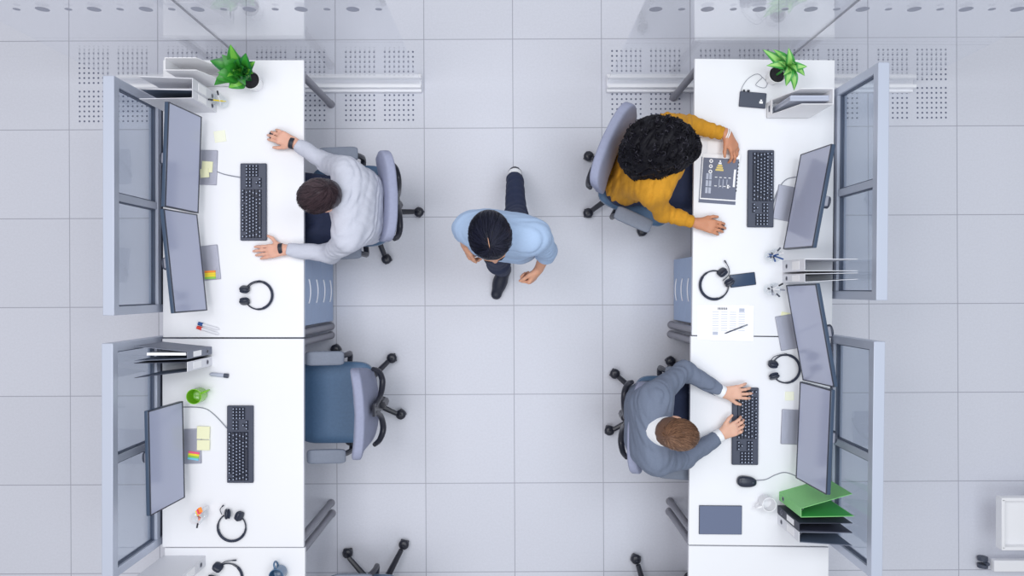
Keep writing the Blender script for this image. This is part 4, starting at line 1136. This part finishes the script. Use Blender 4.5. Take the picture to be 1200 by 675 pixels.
# --- walking woman, light blue shirt
skinD = skin('skin_tan', (214, 160, 132)); hairD = mat('hair_black', (18, 20, 34), .45, spec=.3); hairD2 = mat('hair_black_strand', (32, 34, 52), .42, spec=.4)
BLUE = mat('light_blue_shirt', (164, 187, 218), .8, noise=.03, nscale=90, bump=.15, bscale=500)
def walker():
    lt = nrm(V(.98, -.14, 0)); fw = nrm(V(-.05, -1, 0))
    hcn = V(-.097, .222, 1.53); f, r, u = frame((.18, -.95, -.22), (.04, -.22, .95))
    st = [(V(-.045, .275, .93), lt, .080, .100), (V(-.045, .28, 1.06), lt, .055, .088), (V(-.045, .275, 1.20), lt, .066, .096), (V(-.045, .27, 1.32), lt, .095, .088), (V(-.045, .265, 1.385), lt, .135, .055)]
    shR, shL = V(-.220, .295, 1.355), V(.125, .255, 1.355)      # her right arm is at -x
    elR, elL = V(-.258, .315, 1.08), V(.182, .195, 1.09)
    wrR, wrL = V(-.262, .245, .86), V(.148, .105, .93)
    hipR, hipL = V(-.11, .265, .90), V(.02, .275, .90)
    knR, anR = V(-.082, .155, .50), V(-.062, .125, .085)
    knL, anL = V(.025, .44, .50), V(.018, .735, .20)
    S = SDF(); torso(S, st, -.01)
    S.cap((-.05, .262, 1.38), hcn - u * .06 - f * .012, .05, .047, k=.03); head(S, hcn, f, r, u, .97, True)
    for a, b, c_ in ((shL, elL, wrL), (shR, elR, wrR)): S.cap(a, b, .045, .037, k=.04); S.cap(b, c_, .037, .025, k=.02)
    for a, b, c_ in ((hipR, knR, anR), (hipL, knL, anL)): S.cap(a, b, .078, .054, k=.05); S.cap(b, c_, .053, .036, k=.03)
    S.cap(anR, (-.085, .03, .035), .033, .022, k=.03); S.cap(anL, (.02, .64, .05), .035, .025, k=.03)
    fist = [(60, 80, 50), (64, 82, 50), (66, 84, 50), (66, 84, 50)]
    hand(S, wrL, (-.42, -.72, -.42), (.75, -.5, .3), False, fing=fist, spread=.3, thumb=(.15, .9), tdown=.012)
    hand(S, wrR, (.1, -.55, -.65), (-.85, -.3, .2), True, fing=[(30, 45, 30)] * 4, spread=.4, thumb=(.3, .5))
    b = tag(mesh_obj('person', S.mesh(.0048), skinD, None, 1), 'dark-haired person in light blue shirt walking down the aisle between the desks', 'person')
    T = SDF(); torso(T, st, .010)
    T.cap((-.05, .265, 1.36), (-.053, .262, 1.43), .072, .06, k=.04)
    for a, bb, c_ in ((shL, elL, wrL), (shR, elR, wrR)):
        T.cap(a, a + (bb - a) * .35, .064, .060, k=.05); T.cap(a + (bb - a) * .3, bb, .060, .054, k=.012); T.cap(bb, bb + (c_ - bb) * .30, .054, .052, k=.02, cutb=True)
    T.cap(V(-.045, .275, .93) - lt * .08, V(-.045, .275, .93) + lt * .085, .124, k=.05); T.plane((0, 0, .86), (0, 0, -1))
    mesh_obj('shirt', T.mesh(.005, wrinkles(.0042, 58, 21)), BLUE, b, 1)
    L = SDF(); L.cap(hipR, hipL, .10, .10, k=.04)
    for h_, k_, a_ in ((hipR, knR, anR), (hipL, knL, anL)):
        L.cap(h_, k_, .094, .066, k=.05); L.cap(k_, k_ + (a_ - k_) * .9, .066, .055, k=.03, cutb=True)
    mesh_obj('trousers', L.mesh(.006, wrinkles(.004, 34, 8)), NAVY, b, 1)
    shoe(b, (-.040, .165, .003), (-.118, -.080, .003), SHOE, SOLE)
    # trailing foot rolls over its toes
    shoe(b, (.018, .80, .150), (.022, .60, .012), SHOE, SOLE)
    S = SDF(); S.cap(anL - (knL - anL) * .03, anL + (knL - anL) * .12, .046, .047, k=.01, cuta=True, cutb=True); mesh_obj('sock', S.mesh(.005), WSH, b)
    face_parts(b, hcn, f, r, u, .97, hairD)
    rad = np.array((.113, .095, .106)); cc = hcn - f * .024 + u * .030
    Rm = np.stack([f, r, u]); S = SDF(); S.ell(cc, rad, Rm, k=.02); S.ell(cc - f * .03 - u * .07, np.array((.085, .088, .085)), Rm, k=.03)
    S.ell(hcn + f * .125 - u * .03, np.array((.075, .058, .098)), Rm, k=.012, op='sub')
    o = mesh_obj('hair', S.mesh(.005, wrinkles(.002, 80, 5)), hairD, b, 1)
    keep = lambda x: (x[0] * .8 - x[2] * .6) < .040 and x[2] > (-.10 if x[0] < .0 else -.03)
    strands('s', b, cc, f, r, u, rad, 2000, (0, 0, 1), keep, (.25, .05, 1), 1.9, .15, 12, .9, .0016, .005).build('hair_strands', [hairD, hairD2], o)
    pl = [cc + (f * a_ + r * (.010 + .02 * a_) + u * (math.sqrt(max(0, 1 - (a_ / .113) ** 2)) * .106 + .0042)) for a_ in np.linspace(-.012, .036, 8)]
    MB().tube(pl, [.0004, .0011, .0015, .0016, .0016, .0014, .001, .0004], 6).build('hair_parting', skinD, o)
walker()
